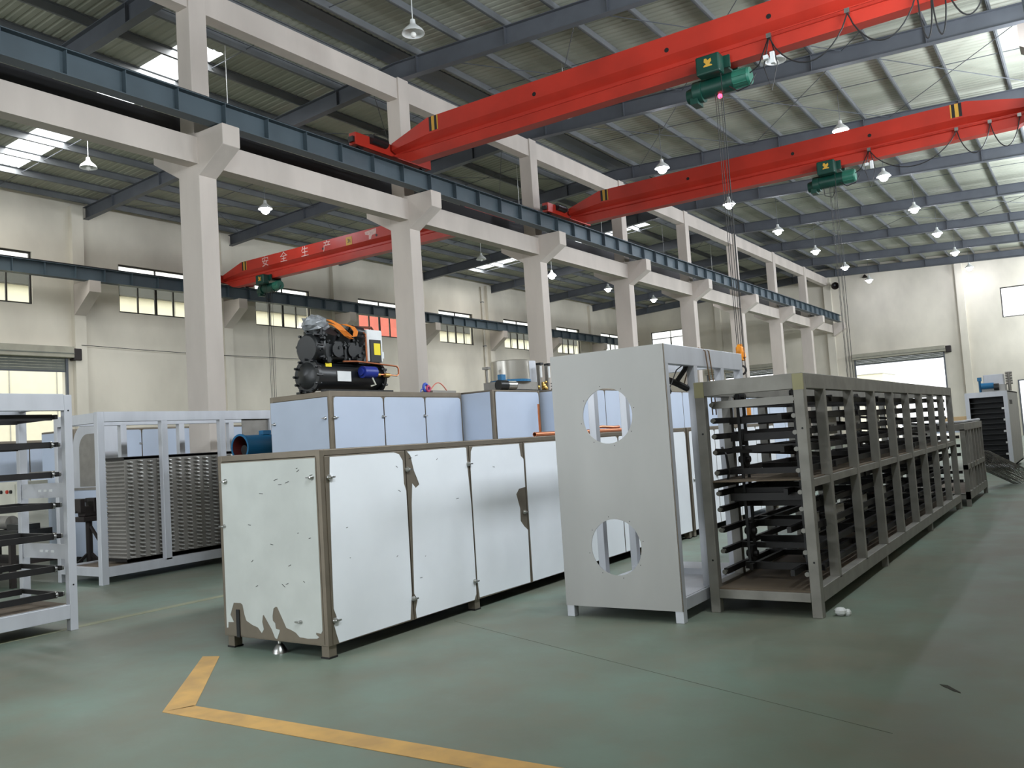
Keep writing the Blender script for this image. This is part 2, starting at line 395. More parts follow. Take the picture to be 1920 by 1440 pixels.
nb2 = thing('yard_building', (-14.5, 72, -.05), 'cream yard building seen through the far roller door', 'building')
build(B(-20, -13.2, 70, 75, -.05, 4.9), 'facade', M_CREAM, parent=nb2)
build(B(-20.05, -13.15, 69.95, 75.05, 4.9, 4.96), 'eave', M_GRND, parent=nb2)
def bush(loc, r, h, label):
    t = thing('shrub', loc, label, 'shrub', 'shrubs outside the far door')
    mb = MB()
    for i in range(420):
        a, b = random.random()*2*PI, random.random(); q = math.sqrt(random.random())
        p = Vector((loc[0]+math.cos(a)*r*q*math.sin(PI*min(1,b*.9+.1)), loc[1]+math.sin(a)*r*q, loc[2]+.3+b*(h-.3)))
        d = Vector((random.gauss(0,1), random.gauss(0,1), random.gauss(0,1))).normalized()*.12; e = d.orthogonal().normalized()*.05
        mb.add([p-d, p+e, p+d, p-e], [(0,1,2,3)])
    build(mb, 'foliage', M_LEAF, parent=t)
    mb = MB()
    for i in range(4): mb.cyl((loc[0], loc[1], loc[2]), (loc[0]+math.cos(i*1.6)*r*.6, loc[1]+math.sin(i*1.6)*r*.6, loc[2]+h*.7), .04, .015, n=6)
    build(mb, 'stem', M_VICE, parent=t)
bush((-19.6, 63, -.05), 1.3, 3.3, 'bright green shrub outside the left far door, left one')
bush((-17.9, 64, -.05), 1.1, 3.1, 'bright green shrub outside the left far door, right one')

# roof -------------------------------------------------------------
def rz(x): return 11.48 - .05*abs(x-XM)
ce = sroot('ceiling', (XM, 24, 11.48), 'low-pitched corrugated sheet roof on grey steel girders')
SKY = [(12.1, 13.12), (36.1, 37.12)]
def sheet(x0, x1, y0, y1, m=M_ROOF, name='roof_sheet'):
    ys = []; y = y0
    while y < y1-1e-4:
        for dy, h in ((0, 0), (.11, 0), (.14, .016), (.17, .016)):
            if y+dy < y1: ys.append((y+dy, h))
        y += .2
    ys.append((y1, 0)); vs = []
    for yy, h in ys: vs += [(x0, yy, rz(x0)+h), (x1, yy, rz(x1)+h)]
    mb = MB().add(vs, [(2*i, 2*i+1, 2*i+3, 2*i+2) for i in range(len(ys)-1)])
    return build(mb, name, m, parent=ce)
for xa, xb in ((XL-.3, XM), (XM, XR+.3)):
    y = YB-.3
    edges = [YB-.3, -1.8, 4.2, 10.2, 16.2, 22.2, 28.2, 34.2, 40.2, 46.2, 52.2, YE+.3]
    for y0, y1 in zip(edges, edges[1:]):
        sk = [s for s in SKY if y0 < s[0] < y1] if xa < XM-1 else []
        if not sk: sheet(xa, xb, y0, y1)
        for s0, s1 in sk:
            sheet(xa, xb, y0, s0); sheet(xa, xb, s1, y1)
            sheet(xa, -26.4, s0, s1); sheet(-16.6, xb, s0, s1)
            sheet(-26.4, -16.6, s0, s1, M_SKYL, 'skylight_panel')
build(MB().prism([(XM-.35,11.43),(XM,11.448),(XM+.35,11.43),(XM+.35,11.53),(XM,11.56),(XM-.35,11.53)], 'y', YB-.3, YE+.3), 'ridge_cap', M_STEEL, parent=ce)
PX = [-13.09+1.32*i for i in range(11)]
PX = [x for x in PX if x < XR-.1] + [2*XM-x for x in PX if 2*XM-x > XL+.1]
for x in PX:
    z = rz(x); s = 1 if x > XM else -1
    mb = MB().box(x-.012, x+.012, YB, YE, z-.2, z-.005).box(min(x, x+.06*s), max(x, x+.06*s), YB, YE, z-.2, z-.185).box(min(x, x-.06*s), max(x, x-.06*s), YB, YE, z-.02, z-.005)
    build(mb, 'purlin', M_PURL, parent=ce)
GY = [10.2+6*k for k in range(-3, 8)] + [YE-.25]
def gz(x): return rz(x)-.2
for y in GY:
    for side in (-1, 1):
        xe = XL+.02 if side < 0 else XR-.02
        x0 = XM
        dep0, dep1 = .44, .40
        def sl(za0, za1, zb0, zb1, w):   # sloped slab between x0 and xe
            return [(x0,y-w,za0),(xe,y-w,zb0),(xe,y+w,zb0),(x0,y+w,za0),(x0,y-w,za1),(xe,y-w,zb1),(xe,y+w,zb1),(x0,y+w,za1)]
        F = [(3,2,1,0),(4,5,6,7),(0,1,5,4),(1,2,6,5),(2,3,7,6),(3,0,4,7)]
        t0, t1 = gz(x0), gz(xe); mb = MB()
        mb.add(sl(t0-.015, t0, t1-.015, t1, .1), F); mb.add(sl(t0-dep0, t0-.015, t1-dep1, t1-.015, .006), F); mb.add(sl(t0-dep0-.015, t0-dep0, t1-dep1-.015, t1-dep1, .1), F)
        g = build(mb, 'roof_girder', M_STEEL, parent=ce)
        for i, x in enumerate(PX):
            if (x > XM) == (side > 0) and i % 2 == 0 and y > 9:
                dd = dep0 + (dep1-dep0)*abs(x-x0)/abs(xe-x0)
                build(MB().box(x-.006, x+.006, y-.095, y+.095, gz(x)-dd, gz(x)-.015), 'stiffener', M_STEEL, parent=g)
# sag rods and cross bracing
rods = []
for y0 in GY[2:-1]:
    ym = y0+3
    for side in (-1, 1):
        xs = sorted([x for x in PX if (x > XM) == (side > 0)])
        rods.append(((xs[0], ym, rz(xs[0])-.12), (xs[-1], ym, rz(xs[-1])-.12)))
for ya in (16.2, 22.2, 40.2):
    for side in (-1, 1):
        for i in range(3):
            a, b = XM+side*(1.0+i*4.2), XM+side*(1.0+(i+1)*4.2)
            rods.append(((a, ya+.1, gz(a)-.1), (b, ya+5.9, gz(b)-.1))); rods.append(((b, ya+.1, gz(b)-.1), (a, ya+5.9, gz(a)-.1)))
for p, q in rods: build(MB().cyl(p, q, .011, n=5), 'brace_rod', M_STEEL, parent=ce)

# columns and tie beams -------------------------------------------
CY = [10.2+6*k for k in range(0, 8)]
ORD = ['first', 'second', 'third', 'fourth', 'fifth', 'sixth', 'seventh', 'eighth']
for k, y in enumerate(CY):
    a, b = y-.2, y+.19
    lab = {0: 'nearest and leftmost whitewashed concrete column with crane corbels', 7: 'farthest whitewashed concrete column with crane corbels, next to the end wall'}.get(k, '%s whitewashed concrete column with crane corbels, counted from the left' % ORD[k])
    t = thing('concrete_column', (-13.82, y, 0), lab, 'column', 'concrete columns of the middle row')
    build(B(-14.13, -13.51, a, b, 0, 7.78), 'shaft', M_CONC, parent=t, bevel=.012)
    build(B(-14.03, -13.62, a, b-.0, 7.78, gz(XM)-.455), 'upper_shaft', M_CONC, parent=t, bevel=.012)
    build(MB().prism([(-13.515,7.775),(-12.78,7.775),(-12.78,7.38),(-13.515,6.95)], 'y', a, b), 'corbel', M_CONC, parent=t, bevel=.012)
    build(MB().prism([(-14.125,7.775),(-14.92,7.775),(-14.92,7.48),(-14.125,7.02)], 'y', a, b), 'corbel', M_CONC, parent=t, bevel=.012)
edges = [YB] + [c for c in CY]
ys = [YB, -1.8, 4.2] + CY + [YE]
lo = sroot('trim_1', (XM, 20, 7.2), 'lower whitewashed concrete tie beam between the columns')
up = sroot('trim_2', (XM, 20, 10.3), 'upper whitewashed concrete tie beam under the roof ridge')
for y0, y1 in zip(ys, ys[1:]):
    e0 = .19 if y0 in CY else 0; e1 = .2 if y1 in CY else 0
    build(B(-13.83, -13.53, y0+e0, y1-e1, 7.18, 7.69), 'beam_segment', M_CONC, parent=lo)
    build(B(-13.96, -13.66, y0+e0, y1-e1, 10.27, 10.79), 'beam_segment', M_CONC, parent=up)

# crane runway girders ---------------------------------------------
def runway(x, label, ext, red=False, stiff=True):
    t = thing('crane_runway_girder', (x, 25, 7.78), label, 'girder', 'crane runway girders')
    y0, y1 = YB+.1, YE-.55
    mb = MB().box(x-.13, x+.13, y0, y1, 7.79, 7.806).box(x-.006, x+.006, y0, y1, 7.806, 8.214).box(x-.13, x+.13, y0, y1, 8.214, 8.23)
    build(mb, 'beam', M_RUN, parent=t)
    build(MB().box(x-.03, x+.03, y0, y1, 8.23, 8.245).box(x-.012, x+.012, y0, y1, 8.245, 8.27).box(x-.022, x+.022, y0, y1, 8.27, 8.295), 'rail', M_RAIL, parent=t)
    if red: build(B(x-.15, x-.13, y0, y1, 8.27, 8.31) if x < -20 else B(x+.13, x+.15, y0, y1, 8.27, 8.31), 'conductor_bar', M_REDRAIL, parent=t)
    if stiff:
        me = MB().box(-.12, .12, -.006, .006, 0, .404).mesh('stiffener', M_RUN)
        y = 4.2
        while y < y1-.2:
            place(me, 'stiffener', t, (x, y, 7.808)); y += 1.0
    return t
runway(-13.03, 'blue-grey steel crane runway girder on the right corbels of the middle columns', 1)
_g = runway(-14.68, 'dark steel crane runway girder behind the columns on the left corbels', 1, stiff=False)
build(B(-14.56, -14.545, YB+.1, YE-.55, 7.80, 8.43), 'dark_side_plate', M_RAIL, parent=_g)  # added dark plate; the unlit girder's blackness is put into its colour
runway(-27.22, 'steel crane runway girder with red conductor bar along the left wall', 1, red=True)
runway(-.25, 'steel crane runway girder along the right-hand wall', 1, stiff=False)
for y in PY: build(MB().prism([(XR+.01,7.78),(XR-1.1,7.78),(XR-1.1,7.42),(XR+.01,6.75)], 'y', y+.2, y+.6), 'corbel', M_CONC, parent=wr)

# overhead cranes ---------------------------------------------------
def crane(x0, x1, y, label, text=False, festoon=None, armend=False):
    t = thing('overhead_crane', ((x0+x1)/2, y, 8.08), label, 'crane', 'red overhead travelling cranes')
    # upper box (tapered at both ends), sloped waist, lower I-beam
    pr = [(-.19,8.93),(.19,8.93),(.19,8.56),(.05,8.43),(.05,8.36),(.14,8.30),(.14,8.08),(-.14,8.08),(-.14,8.30),(-.05,8.36),(-.05,8.43),(-.19,8.56)]
    tp = 1.25
    n = len(pr); st0 = [(x0+.16, .45), (x0+tp, 0), (x1-tp-(.4 if x1 > -1 else 0), 0), (x1-.16, .45)]; vs = []
    (xa, da), (xb, db), (xc, dc), (xd, dd_) = st0
    fa, fb = .45*(xb-(xa+.5))/(xb-xa), .45*((xd-.5)-xc)/(xd-xc)
    st = [(xa, .45, .25), (xa+.5, fa, 0), (xb, 0, 0), (xc, 0, 0), (xd-.5, fb, 0), (xd, .45, .25)]
    for x, d, up_ in st:
        for yy, zz in pr:
            z2 = zz - d*max(0, (zz-8.36)/(8.93-8.36))*.72 + (up_*(8.36-zz)/.28 if zz < 8.36 else 0)
            vs.append((x, y+yy, z2))
    fs = [tuple(range(n-1,-1,-1)), tuple(range(5*n, 6*n))]
    for s in range(5): fs += [(s*n+i, s*n+(i+1)%n, (s+1)*n+(i+1)%n, (s+1)*n+i) for i in range(n)]
    g = build(MB().add(vs, fs), 'main_girder', M_RED, parent=t)
    for xe, sg in ((x0, 1), (x1, -1)):
        e = build(MB().box(xe-.1, xe+.1, y-1.3, y+1.3, 8.34, 8.62), 'end_carriage', M_RED, parent=t, bevel=.01)
        for yy in (-1.08, 1.08): build(MB().cyl((xe-.035, y+yy, 8.42), (xe+.035, y+yy, 8.42), .125, n=18), 'wheel', M_RAIL, parent=e, smooth=True)
        build(MB().cyl((xe+sg*.13, y-.85, 8.56), (xe+sg*.13, y-.35, 8.56), .11, n=14), 'travel_motor', M_BLKM, parent=e, smooth=True)
        build(MB().box(xe-.07, xe+.07, y-1.36, y-1.3, 8.4, 8.52).box(xe-.07, xe+.07, y+1.3, y+1.36, 8.4, 8.52), 'buffer', M_BLACK, parent=e)
        xs = xe + sg*(1.3 if sg > 0 or xe < -1 else 1.75)
        for i, (m, w) in enumerate(((M_BLACK,.07),(M_YEL,.08),(M_BLACK,.07),(M_YEL,.03))):
            xa = xs + sum((.07,.08,.07,.03)[:i])*sg
            build(MB().box(min(xa, xa+w*sg), max(xa, xa+w*sg), y-.194, y-.188, 8.60, 8.925), 'warning_stripe', m, parent=g)
    for xh in ([x0+(x1-x0)*f for f in (.32,.55,.70)] if not text else [-21.62, -19.1]):
        build(MB().cyl((xh, y-.195, 8.66), (xh, y-.185, 8.66), .045, n=12), 'lightening_hole', M_BLACK, parent=g)
    if festoon:
        rail = build(B(festoon[0], x1-.3, y-.225, y-.21, 8.34, 8.36), 'festoon_rail', M_RED, parent=t)
        for xh in festoon: build(B(xh-.04, xh+.04, y-.26, y-.19, 8.26, 8.34), 'cable_trolley', M_CHROME, parent=rail)
        for a, b in zip(festoon, festoon[1:]):
            dep = .62 if b-a > .5 else .8
            pts = [(a+(b-a)*i/14, y-.225, 8.27-dep*(1-(2*i/14-1)**2)**(.8 if b-a > .5 else .5)) for i in range(15)]
            build(MB().tube(pts, .013, 5), 'festoon_cable', M_CABLE, parent=t)
        a = festoon[0]
        build(MB().tube([(a, y-.225, 8.3), (a-.25, y-.1, 7.9), (a-.55, y-.1, 7.74), (a-.85, y, 7.85)], .012, 5), 'festoon_cable', M_CABLE, parent=t)
        build(MB().tube([(a, y-.225, 8.28), (a-.14, y-.2, 7.8), (a-.03, y-.2, 7.35), (a+.1, y-.2, 7.8), (a+.02, y-.22, 8.28)], .011, 5), 'festoon_cable', M_CABLE, parent=t)
        build(MB().box(a-.12, a-.04, y-.27, y-.2, 7.9, 7.97).box(a, a+.07, y-.27, y-.2, 7.8, 8.0), 'junction_box', M_WBOX, parent=t)
    if text:
        def glyph(ch, x, z, size, m, par, name='lettering'):
            cu = bpy.data.curves.new('glyph', 'FONT'); cu.body = ch; cu.size = size; cu.align_x = 'CENTER'; cu.align_y = 'CENTER'; cu.extrude = .002
            to = bpy.data.objects.new('glyph', cu); COL.objects.link(to); bpy.context.view_layer.update()
            dg = bpy.context.evaluated_depsgraph_get(); me = bpy.data.meshes.new_from_object(to.evaluated_get(dg)); bpy.data.objects.remove(to)
            me.materials.clear(); me.materials.append(m)
            return place(me, name, par, (x, y-.196, z), (PI/2, 0, 0))
        for ch, x in (('安',-24.62),('全',-23.62),('生',-22.52),('产',-21.42)): glyph(ch, x, 8.70, .40, M_WPAINT, g)
        pl = build(B(-20.5, -20.22, y-.196, y-.188, 8.56, 8.84), 'capacity_plate', M_YEL, parent=g)
        glyph('3t', -20.36, 8.70, .2, M_BLACK, pl, 'capacity_lettering').location.y -= .004
        build(MB().prism([(-19.62,8.86),(-19.1,8.9),(-19.12,8.72),(-19.3,8.7),(-19.36,8.58),(-19.45,8.58),(-19.44,8.72),(-19.6,8.76)], 'y', y-.194, y-.188), 'smudged_lettering', M_WPAINT, parent=g)
        build(MB().prism([(-17.38,8.56),(-17.05,8.6),(-17.02,8.84),(-17.2,8.9),(-17.36,8.82),(-17.33,8.7)], 'y', y-.194, y-.188), 'smudged_lettering', M_WPAINT, parent=g)
    if armend:
        build(MB().bar((-.5, y-.1, 8.1), (-.42, y-.1, 7.32), .07, .06).bar((-.62, y-.1, 8.1), (-.45, y-.1, 7.32), .05, .05), 'drop_arm', M_RED, parent=t)
        build(B(-.49, -.37, y-.17, y-.03, 6.75, 7.32), 'collector_box', M_WBOX, parent=t, bevel=.01)
    return t
crane(-13.03, -.25, 14.95, 'nearer of the two red overhead cranes in the main bay', festoon=[-4.1,-2.8,-1.75,-1.55,-1.35,-.75])
crane(-13.03, -.25, 23.0, 'farther of the two red overhead cranes in the main bay', festoon=[-4.12,-2.15,-1.45,-.85])
crane(-27.22, -14.68, 21.1, 'red overhead crane with white Chinese lettering in the left bay', text=True)

def hoist(x, y, label, zhook, hooklabel=True, led=False):
    t = thing('electric_hoist', (x, y, 7.6), label, 'hoist', 'green electric hoists')
    tr = build(MB().box(x-.3, x+.3, y-.24, y-.19, 7.98, 8.2).box(x-.3, x+.3, y+.19, y+.24, 7.98, 8.2).box(x-.25, x+.25, y-.19, y+.19, 7.98, 8.02), 'trolley', M_GRN, parent=t)
    for dx in (-.2, .2):
        for s in (-1, 1): build(MB().cyl((x+dx, y+s*.19, 8.16), (x+dx, y+s*.08, 8.16), .055, n=12), 'trolley_wheel', M_RAIL, parent=tr)
    c = build(B(x-.24, x+.2, y-.5, y-.24, 7.86, 8.2), 'control_box', M_GRN, parent=t, bevel=.03)
    build(MB().prism([(x-.09,7.98),(x+.07,7.98),(x+.07,8.0),(x+.02,8.02),(x+.06,8.07),(x+.05,8.12),(x-.01,8.09),(x-.03,8.13),(x-.07,8.13),(x-.08,8.07),(x-.04,8.03),(x-.09,8.0)], 'y', y-.503, y-.5), 'emblem', M_YEL, parent=c)
    build(MB().cyl((x-.28, y-.06, 7.76), (x+.30, y-.06, 7.76), .17, n=20), 'drum', M_GRN, parent=t, smooth=True)
    m = build(MB().cyl((x+.30, y-.06, 7.78), (x+.56, y-.06, 7.78), .16, n=20).cyl((x+.56, y-.06, 7.78), (x+.60, y-.06, 7.78), .165, .15, n=20), 'motor', M_GRN2, parent=t, smooth=True)
    for i in range(8):
        a = i*PI/4; build(MB().bar((x+.31, y-.06+.165*math.cos(a), 7.78+.165*math.sin(a)), (x+.55, y-.06+.165*math.cos(a), 7.78+.165*math.sin(a)), .01, .02), 'cooling_fin', M_GRN2, parent=m)
    build(MB().cyl((x-.28, y-.06, 7.74), (x-.44, y-.06, 7.74), .2, n=18).cyl((x-.44, y-.06, 7.70), (x-.58, y-.06, 7.70), .16, .13, n=18).box(x-.5, x-.36, y-.2, y+.08, 7.5, 7.62), 'gearbox', M_GRN, parent=t, smooth=True)
    build(MB().tube([(x+.25, y-.2, 7.64), (x+.4, y-.22, 7.5), (x+.62, y-.2, 7.55), (x+.72, y-.15, 7.75)], .012, 5), 'loop_cable', M_CABLE, parent=t)
    if led: build(MB().ball((x+.03, y-.1, 7.55), .045, 10, 6), 'indicator_light', M_LED, parent=t)
    else: build(MB().tube([(x-.2, y-.1, 7.62), (x-.18, y-.1, 7.4), (x, y-.1, 7.32), (x+.08, y-.1, 7.45), (x+.1, y-.1, 7.62)], .012, 5), 'loop_cable', M_CABLE, parent=t)
    zt = zhook+.55
    for dx, dy in ((-.05,-.06),(.05,-.06),(-.05,.06),(.05,.06)):
        build(MB().cyl((x+dx, y-.06+dy, 7.6), (x+dx*.7, y-.06+dy*.7, zt-.1), .006, n=5), 'wire_rope', M_ROPE, parent=t)
    hb = build(MB().box(x-.055, x+.055, y-.15, y+.03, zhook+.25, zhook+.5).prism([(x-.09,zhook+.3),(x+.09,zhook+.3),(x+.07,zhook+.42),(x-.07,zhook+.42)], 'y', y-.11, y-.01), 'hook_block', M_HOOK, parent=t, bevel=.015)
    build(MB().cyl((x-.03, y-.06, zhook+.44), (x+.03, y-.06, zhook+.44), .11, n=18), 'sheave', M_HOOK, parent=hb, smooth=True)
    pts = [(x, y-.06, zhook+.26), (x, y-.06, zhook+.16)] + [(x+.075*math.sin(a), y-.06, zhook+.085+.075*math.cos(a)) for a in [i*PI/7 for i in range(0, 12)]]
    build(MB().tube(pts, .02, 8), 'hook', M_VICE, parent=t, smooth=True)
    # pendant control cable
    build(MB().tube([(x+.16, y-.35, 7.9), (x+.17, y-.35, 5.5), (x+.16, y-.34, 2.0)], .007, 5), 'pendant_cable', M_CABLE, parent=t)
    build(B(x+.13, x+.19, y-.37, y-.31, 1.7, 2.02), 'pendant_switch', M_HOOK if led else M_BLACK, parent=t, bevel=.008)
    return t
hoist(-5.12, 14.95, 'green electric hoist under the nearer main-bay crane with yellow hook block', 2.5, led=True)
hoist(-5.12, 23.0, 'green electric hoist under the farther main-bay crane', .9)
hoist(-24.6, 21.1, 'small green electric hoist under the lettered left-bay crane', 1.0)

# pendant lamps -----------------------------------------------------
def lamp_meshes(lit):
    sh = MB().lathe([(.02,.30),(.05,.29),(.06,.2),(.10,.16),(.2,.07),(.235,.0),(.225,.0),(.19,.065),(.09,.15),(.05,.18)], (0,0,0), 18).mesh('shade', M_LAMPW, smooth=True)
    r = .06
    bu = MB().ball((0,0,-.02), .15 if lit else .06, 14, 9, (1,1,1.0)).mesh('bulb', M_BULB if lit else M_LAMPOFF, smooth=True)
    return sh, bu
LM = {True: lamp_meshes(True), False: lamp_meshes(False)}
def lamp(x, y, z, lit, label):
    t = thing('pendant_lamp', (x, y, z), label, 'lamp', 'bell-shaped pendant lamps under the roof')
    sh, bu = LM[lit]
    place(sh, 'shade', t, (x, y, z)); place(bu, 'bulb', t, (x, y, z))
    build(MB().cyl((x, y, z+.29), (x, y, rz(x)-.02), .009, n=6), 'rod', M_PURL if lit else M_LAMPW, parent=t)
    return t
for k in range(8):
    y = 13.07+6*k; lit = k >= 2
    lamp(-10.65, y, 9.88, lit, ('lit' if lit else 'unlit') + ' pendant lamp, %s from the camera in the left row of the main bay' % ORD[k])
for k in range(1, 8):
    y = 13.5+6.08*k; lit = k >= 2
    lamp(-5.35, y, 9.88, lit, ('lit' if lit else 'unlit') + ' pendant lamp, %s from the camera in the right row of the main bay' % ORD[k-1])
for k in range(7):
    y = 13.0+6.13*k; lit = k not in (0, 2, 3)
    lamp(-22.4, y, 9.88, lit, ('lit' if lit else 'unlit') + ' pendant lamp, %s from the camera in the outer row of the left bay' % ORD[k])
for k in range(6):
    y = 12.7+6.1*k
    lamp(-16.0, y, 9.5, False if k != 4 else True, ('lit' if k == 4 else 'unlit') + ' pendant lamp, %s from the camera behind the column row in the left bay' % ORD[k])

# ------------------------------------------------------------------ foreground panelled cabinets
def film(poly, axis, plane, sgn, name, m, parent, th=.0025):
    return build(MB().prism(poly, axis, plane, plane+sgn*th), name, m, parent=parent)
def latch(p, axis, sgn, parent, big=True):
    mb = MB(); x, y, z = p
    r = .024 if big else .016
    if axis == 'x': mb.lathe([(r,0),(r*.95,.012*sgn),(r*.55,.022*sgn),(r*.5,.03*sgn),(0.001,.034*sgn)], p, 12, 'x').box(min(x,x+.03*sgn), max(x,x+.03*sgn), y-.006, y+.045, z-.006, z+.006)
    else: mb.lathe([(r,0),(r*.95,.012*sgn),(r*.55,.022*sgn),(r*.5,.03*sgn),(0.001,.034*sgn)], p, 12, 'y').box(x-.045, x+.006, min(y,y+.03*sgn), max(y,y+.03*sgn), z-.006, z+.006)
    return build(mb, 'latch', M_CHROME, parent=parent, smooth=True)
def rect(a0, a1, z0, z1): return [(a0,z0),(a1,z0),(a1,z1),(a0,z1)]
def cabinet(label, x0, x1, y0, y1, z0, z1, joints, fmat, films=None, endfilm=None, latches=(), endlatches=(), group=None, rim=.05, foot=True, name='machine_cabinet', toprim=None):
    t = thing(name, ((x0+x1)/2, (y0+y1)/2, 0), label, 'cabinet', group)
    mb = MB(); p = .05
    for x in (x0, x1-p):
        for y in (y0, y1-p): mb.box(x, x+p, y, y+p, z0, z1)
    tr = toprim or M_BROWN
    for z in (z0, z1-rim):
        mb.box(x0+.002, x1-.002, y0+.002, y0+p, z, z+rim-.001); mb.box(x0+.002, x1-.002, y1-p, y1-.002, z, z+rim-.001)
        mb.box(x0+.002, x0+p, y0+p, y1-p, z, z+rim-.001); mb.box(x1-p, x1-.002, y0+p, y1-p, z, z+rim-.001)
    build(mb, 'frame', M_BROWN, parent=t, bevel=.004)
    build(B(x0+.01, x1-.01, y0+.01, y1-.01, z1-.012, z1+.002), 'top_panel', M_BROWN, parent=t)
    build(B(x0-.004, x0+.016, y0+.03, y1-.03, z0+.02, z1-rim), 'back_panel', M_BROWN, parent=t)
    build(B(x0+.03, x1-.03, y1-.016, y1+.004, z0+.02, z1-rim), 'end_panel', M_BROWN, parent=t)
    ep = build(B(x0+.012, x1-.04, y0-.004, y0+.016, z0+.015, z1-rim-.004), 'end_panel', M_BROWN, parent=t)
    ef = endfilm or rect(x0+.015, x1-.045, z0+.02, z1-rim-.006)
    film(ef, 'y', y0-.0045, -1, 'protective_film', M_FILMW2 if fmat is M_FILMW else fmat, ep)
    for q in endlatches: latch((q[0], y0-.006, q[1]), 'y', -1, ep, q[2] if len(q) > 2 else True)
    js = joints
    for i, (a, b) in enumerate(zip(js, js[1:])):
        sp = build(B(x1-.016, x1+.006, a+.006, b-.006, z0+.004, z1-rim-.004), 'side_panel', M_BROWN, parent=t, bevel=.002)
        fp = films[i] if films and i < len(films) and films[i] else [(a+.012,z0+.01),(b-.012,z0+.01),(b-.012,z1-rim-.09),(b-.02,z1-rim-.03),(b-.06,z1-rim-.008),(a+.05,z1-rim-.008),(a+.02,z1-rim-.025),(a+.012,z1-rim-.1)]
        film(fp, 'x', x1+.0065, 1, 'protective_film', fmat, sp)
        for q in latches:
            if a-.02 <= q[0] < b-.02: latch((x1+.008, q[0], q[1]), 'x', 1, sp)
    if foot:
        for i, x in enumerate((x0+.02, x1-.10)):
            for y in [y0+.02, (y0+y1)/2-.04, y1-.10]:
                f = build(B(x, x+.08, y, y+.08, .012, z0), 'leg', M_BROWN, parent=t)
                build(B(x-.006, x+.086, y-.006, y+.086, 0, .014), 'foot_pad', M_DARK, parent=f)
    return t
ENDF = [(-6.29,1.567),(-5.695,1.567),(-5.125,1.567),(-5.125,1.519),(-5.128,1.487),(-5.13,.839),(-5.133,.222),(-5.15,.198),(-5.205,.203),(-5.206,.187),(-5.174,.169),(-5.197,.157),(-5.303,.149),(-5.356,.153),(-5.395,.153),(-5.439,.186),(-5.492,.204),(-5.547,.216),(-5.597,.298),(-5.647,.378),(-5.667,.379),(-5.693,.362),(-5.709,.302),(-5.708,.264),(-5.681,.245),(-5.676,.202),(-5.628,.195),(-5.633,.178),(-5.665,.12),(-5.689,.126),(-5.725,.193),(-5.816,.304),(-5.828,.3),(-5.84,.245),(-5.824,.187),(-5.851,.155),(-5.898,.198),(-5.964,.213),(-6.039,.244),(-6.061,.292),(-6.081,.374),(-6.106,.387),(-6.194,.385),(-6.245,.281),(-6.205,.222),(-6.276,.218),(-6.279,.173),(-6.30,.169)]
P1 = [(4.863,1.567),(5.618,1.567),(5.684,1.549),(5.726,1.492),(5.728,1.289),(5.752,1.224),(5.752,.79),(5.749,.329),(5.729,.211),(5.714,.115),(4.866,.11),(4.843,.177),(4.822,.252),(4.852,.312),(4.825,.38),(4.831,.773),(4.846,1.329)]
P2 = [(5.793,1.567),(5.836,1.525),(5.872,1.389),(5.903,1.331),(5.934,1.265),(5.883,1.238),(5.839,1.281),(5.817,1.11),(5.782,.324),(5.822,.27),(5.791,.183),(5.796,.11),(6.642,.11),(6.676,.161),(6.684,.327),(6.684,1.009),(6.657,1.372),(6.656,1.561),(6.635,1.567)]
P3 = [(6.764,1.567),(6.73,1.523),(6.708,1.369),(6.708,.837),(6.708,.275),(6.729,.118),(7.625,.11),(7.645,.653),(7.577,.7),(7.517,.762),(7.522,.891),(7.467,1.044),(7.523,1.095),(7.645,1.106),(7.645,1.404),(7.597,1.436),(7.578,1.567)]
P4 = [(7.68,1.567),(8.62,1.567),(8.62,.9),(8.56,.82),(8.5,.7),(8.5,.6),(8.62,.5),(8.62,.11),(7.68,.11)]
JA = [4.80, 5.767, 6.695, 7.655, 8.65]
cabA = cabinet('nearest white-filmed steel cabinet with torn film along its bottom edge', -6.34, -5.08, 4.76, 8.68, .10, 1.63, JA, M_FILMW, [P1, P2, P3, P4], ENDF,
        latches=[(4.842,1.407),(5.778,1.408),(5.764,.284),(6.669,1.406),(6.66,.282),(7.595,.846),(4.831,.289),(8.56,.75)], endlatches=[(-6.234,1.41),(-5.168,1.416),(-6.272,1.03,False),(-5.371,.276,False)], group='white-filmed machine cabinets in the front row')
build(B(-6.165, -6.125, 4.747, 4.757, .10, .33), 'gap_shadow_strip', M_BLACK, parent=cabA)  # shadow in the gap painted as a black strip
ft = build(MB().lathe([(.065,0),(.06,.02),(.035,.06),(.018,.075),(.016,.11)], (-5.69, 4.80, 0), 16), 'levelling_foot', M_CHROME, parent=cabA, smooth=True)
random.seed(3)
for i in range(16):
    x, z = random.uniform(-6.2,-5.2), random.uniform(.5,1.5); a = random.uniform(-.6,.6); L = random.uniform(.01,.05)
    build(MB().bar((x, 4.752-.0005, z), (x+L*math.cos(a), 4.752-.0005, z+L*math.sin(a)), .0015, .004), 'scuff_mark', M_DARK, parent=cabA)
for i in range(12):
    y, z = random.uniform(4.95,7.4), random.choice([random.uniform(1.42,1.54), random.uniform(.3,1.4)]); a = random.uniform(-.6,.6); L = random.uniform(.01,.04)
    build(MB().bar((-5.0708, y, z), (-5.0708, y+L*math.cos(a), z+L*math.sin(a)), .0015, .004), 'scuff_mark', M_DARK, parent=cabA)
cabinet('second white-filmed cabinet behind the plate with two round holes', -6.34, -5.08, 8.72, 12.06, .10, 1.63, [8.75, 9.85, 10.95, 12.03], M_FILMW, latches=[(9.8,.85),(10.9,.85)], group='white-filmed machine cabinets in the front row')
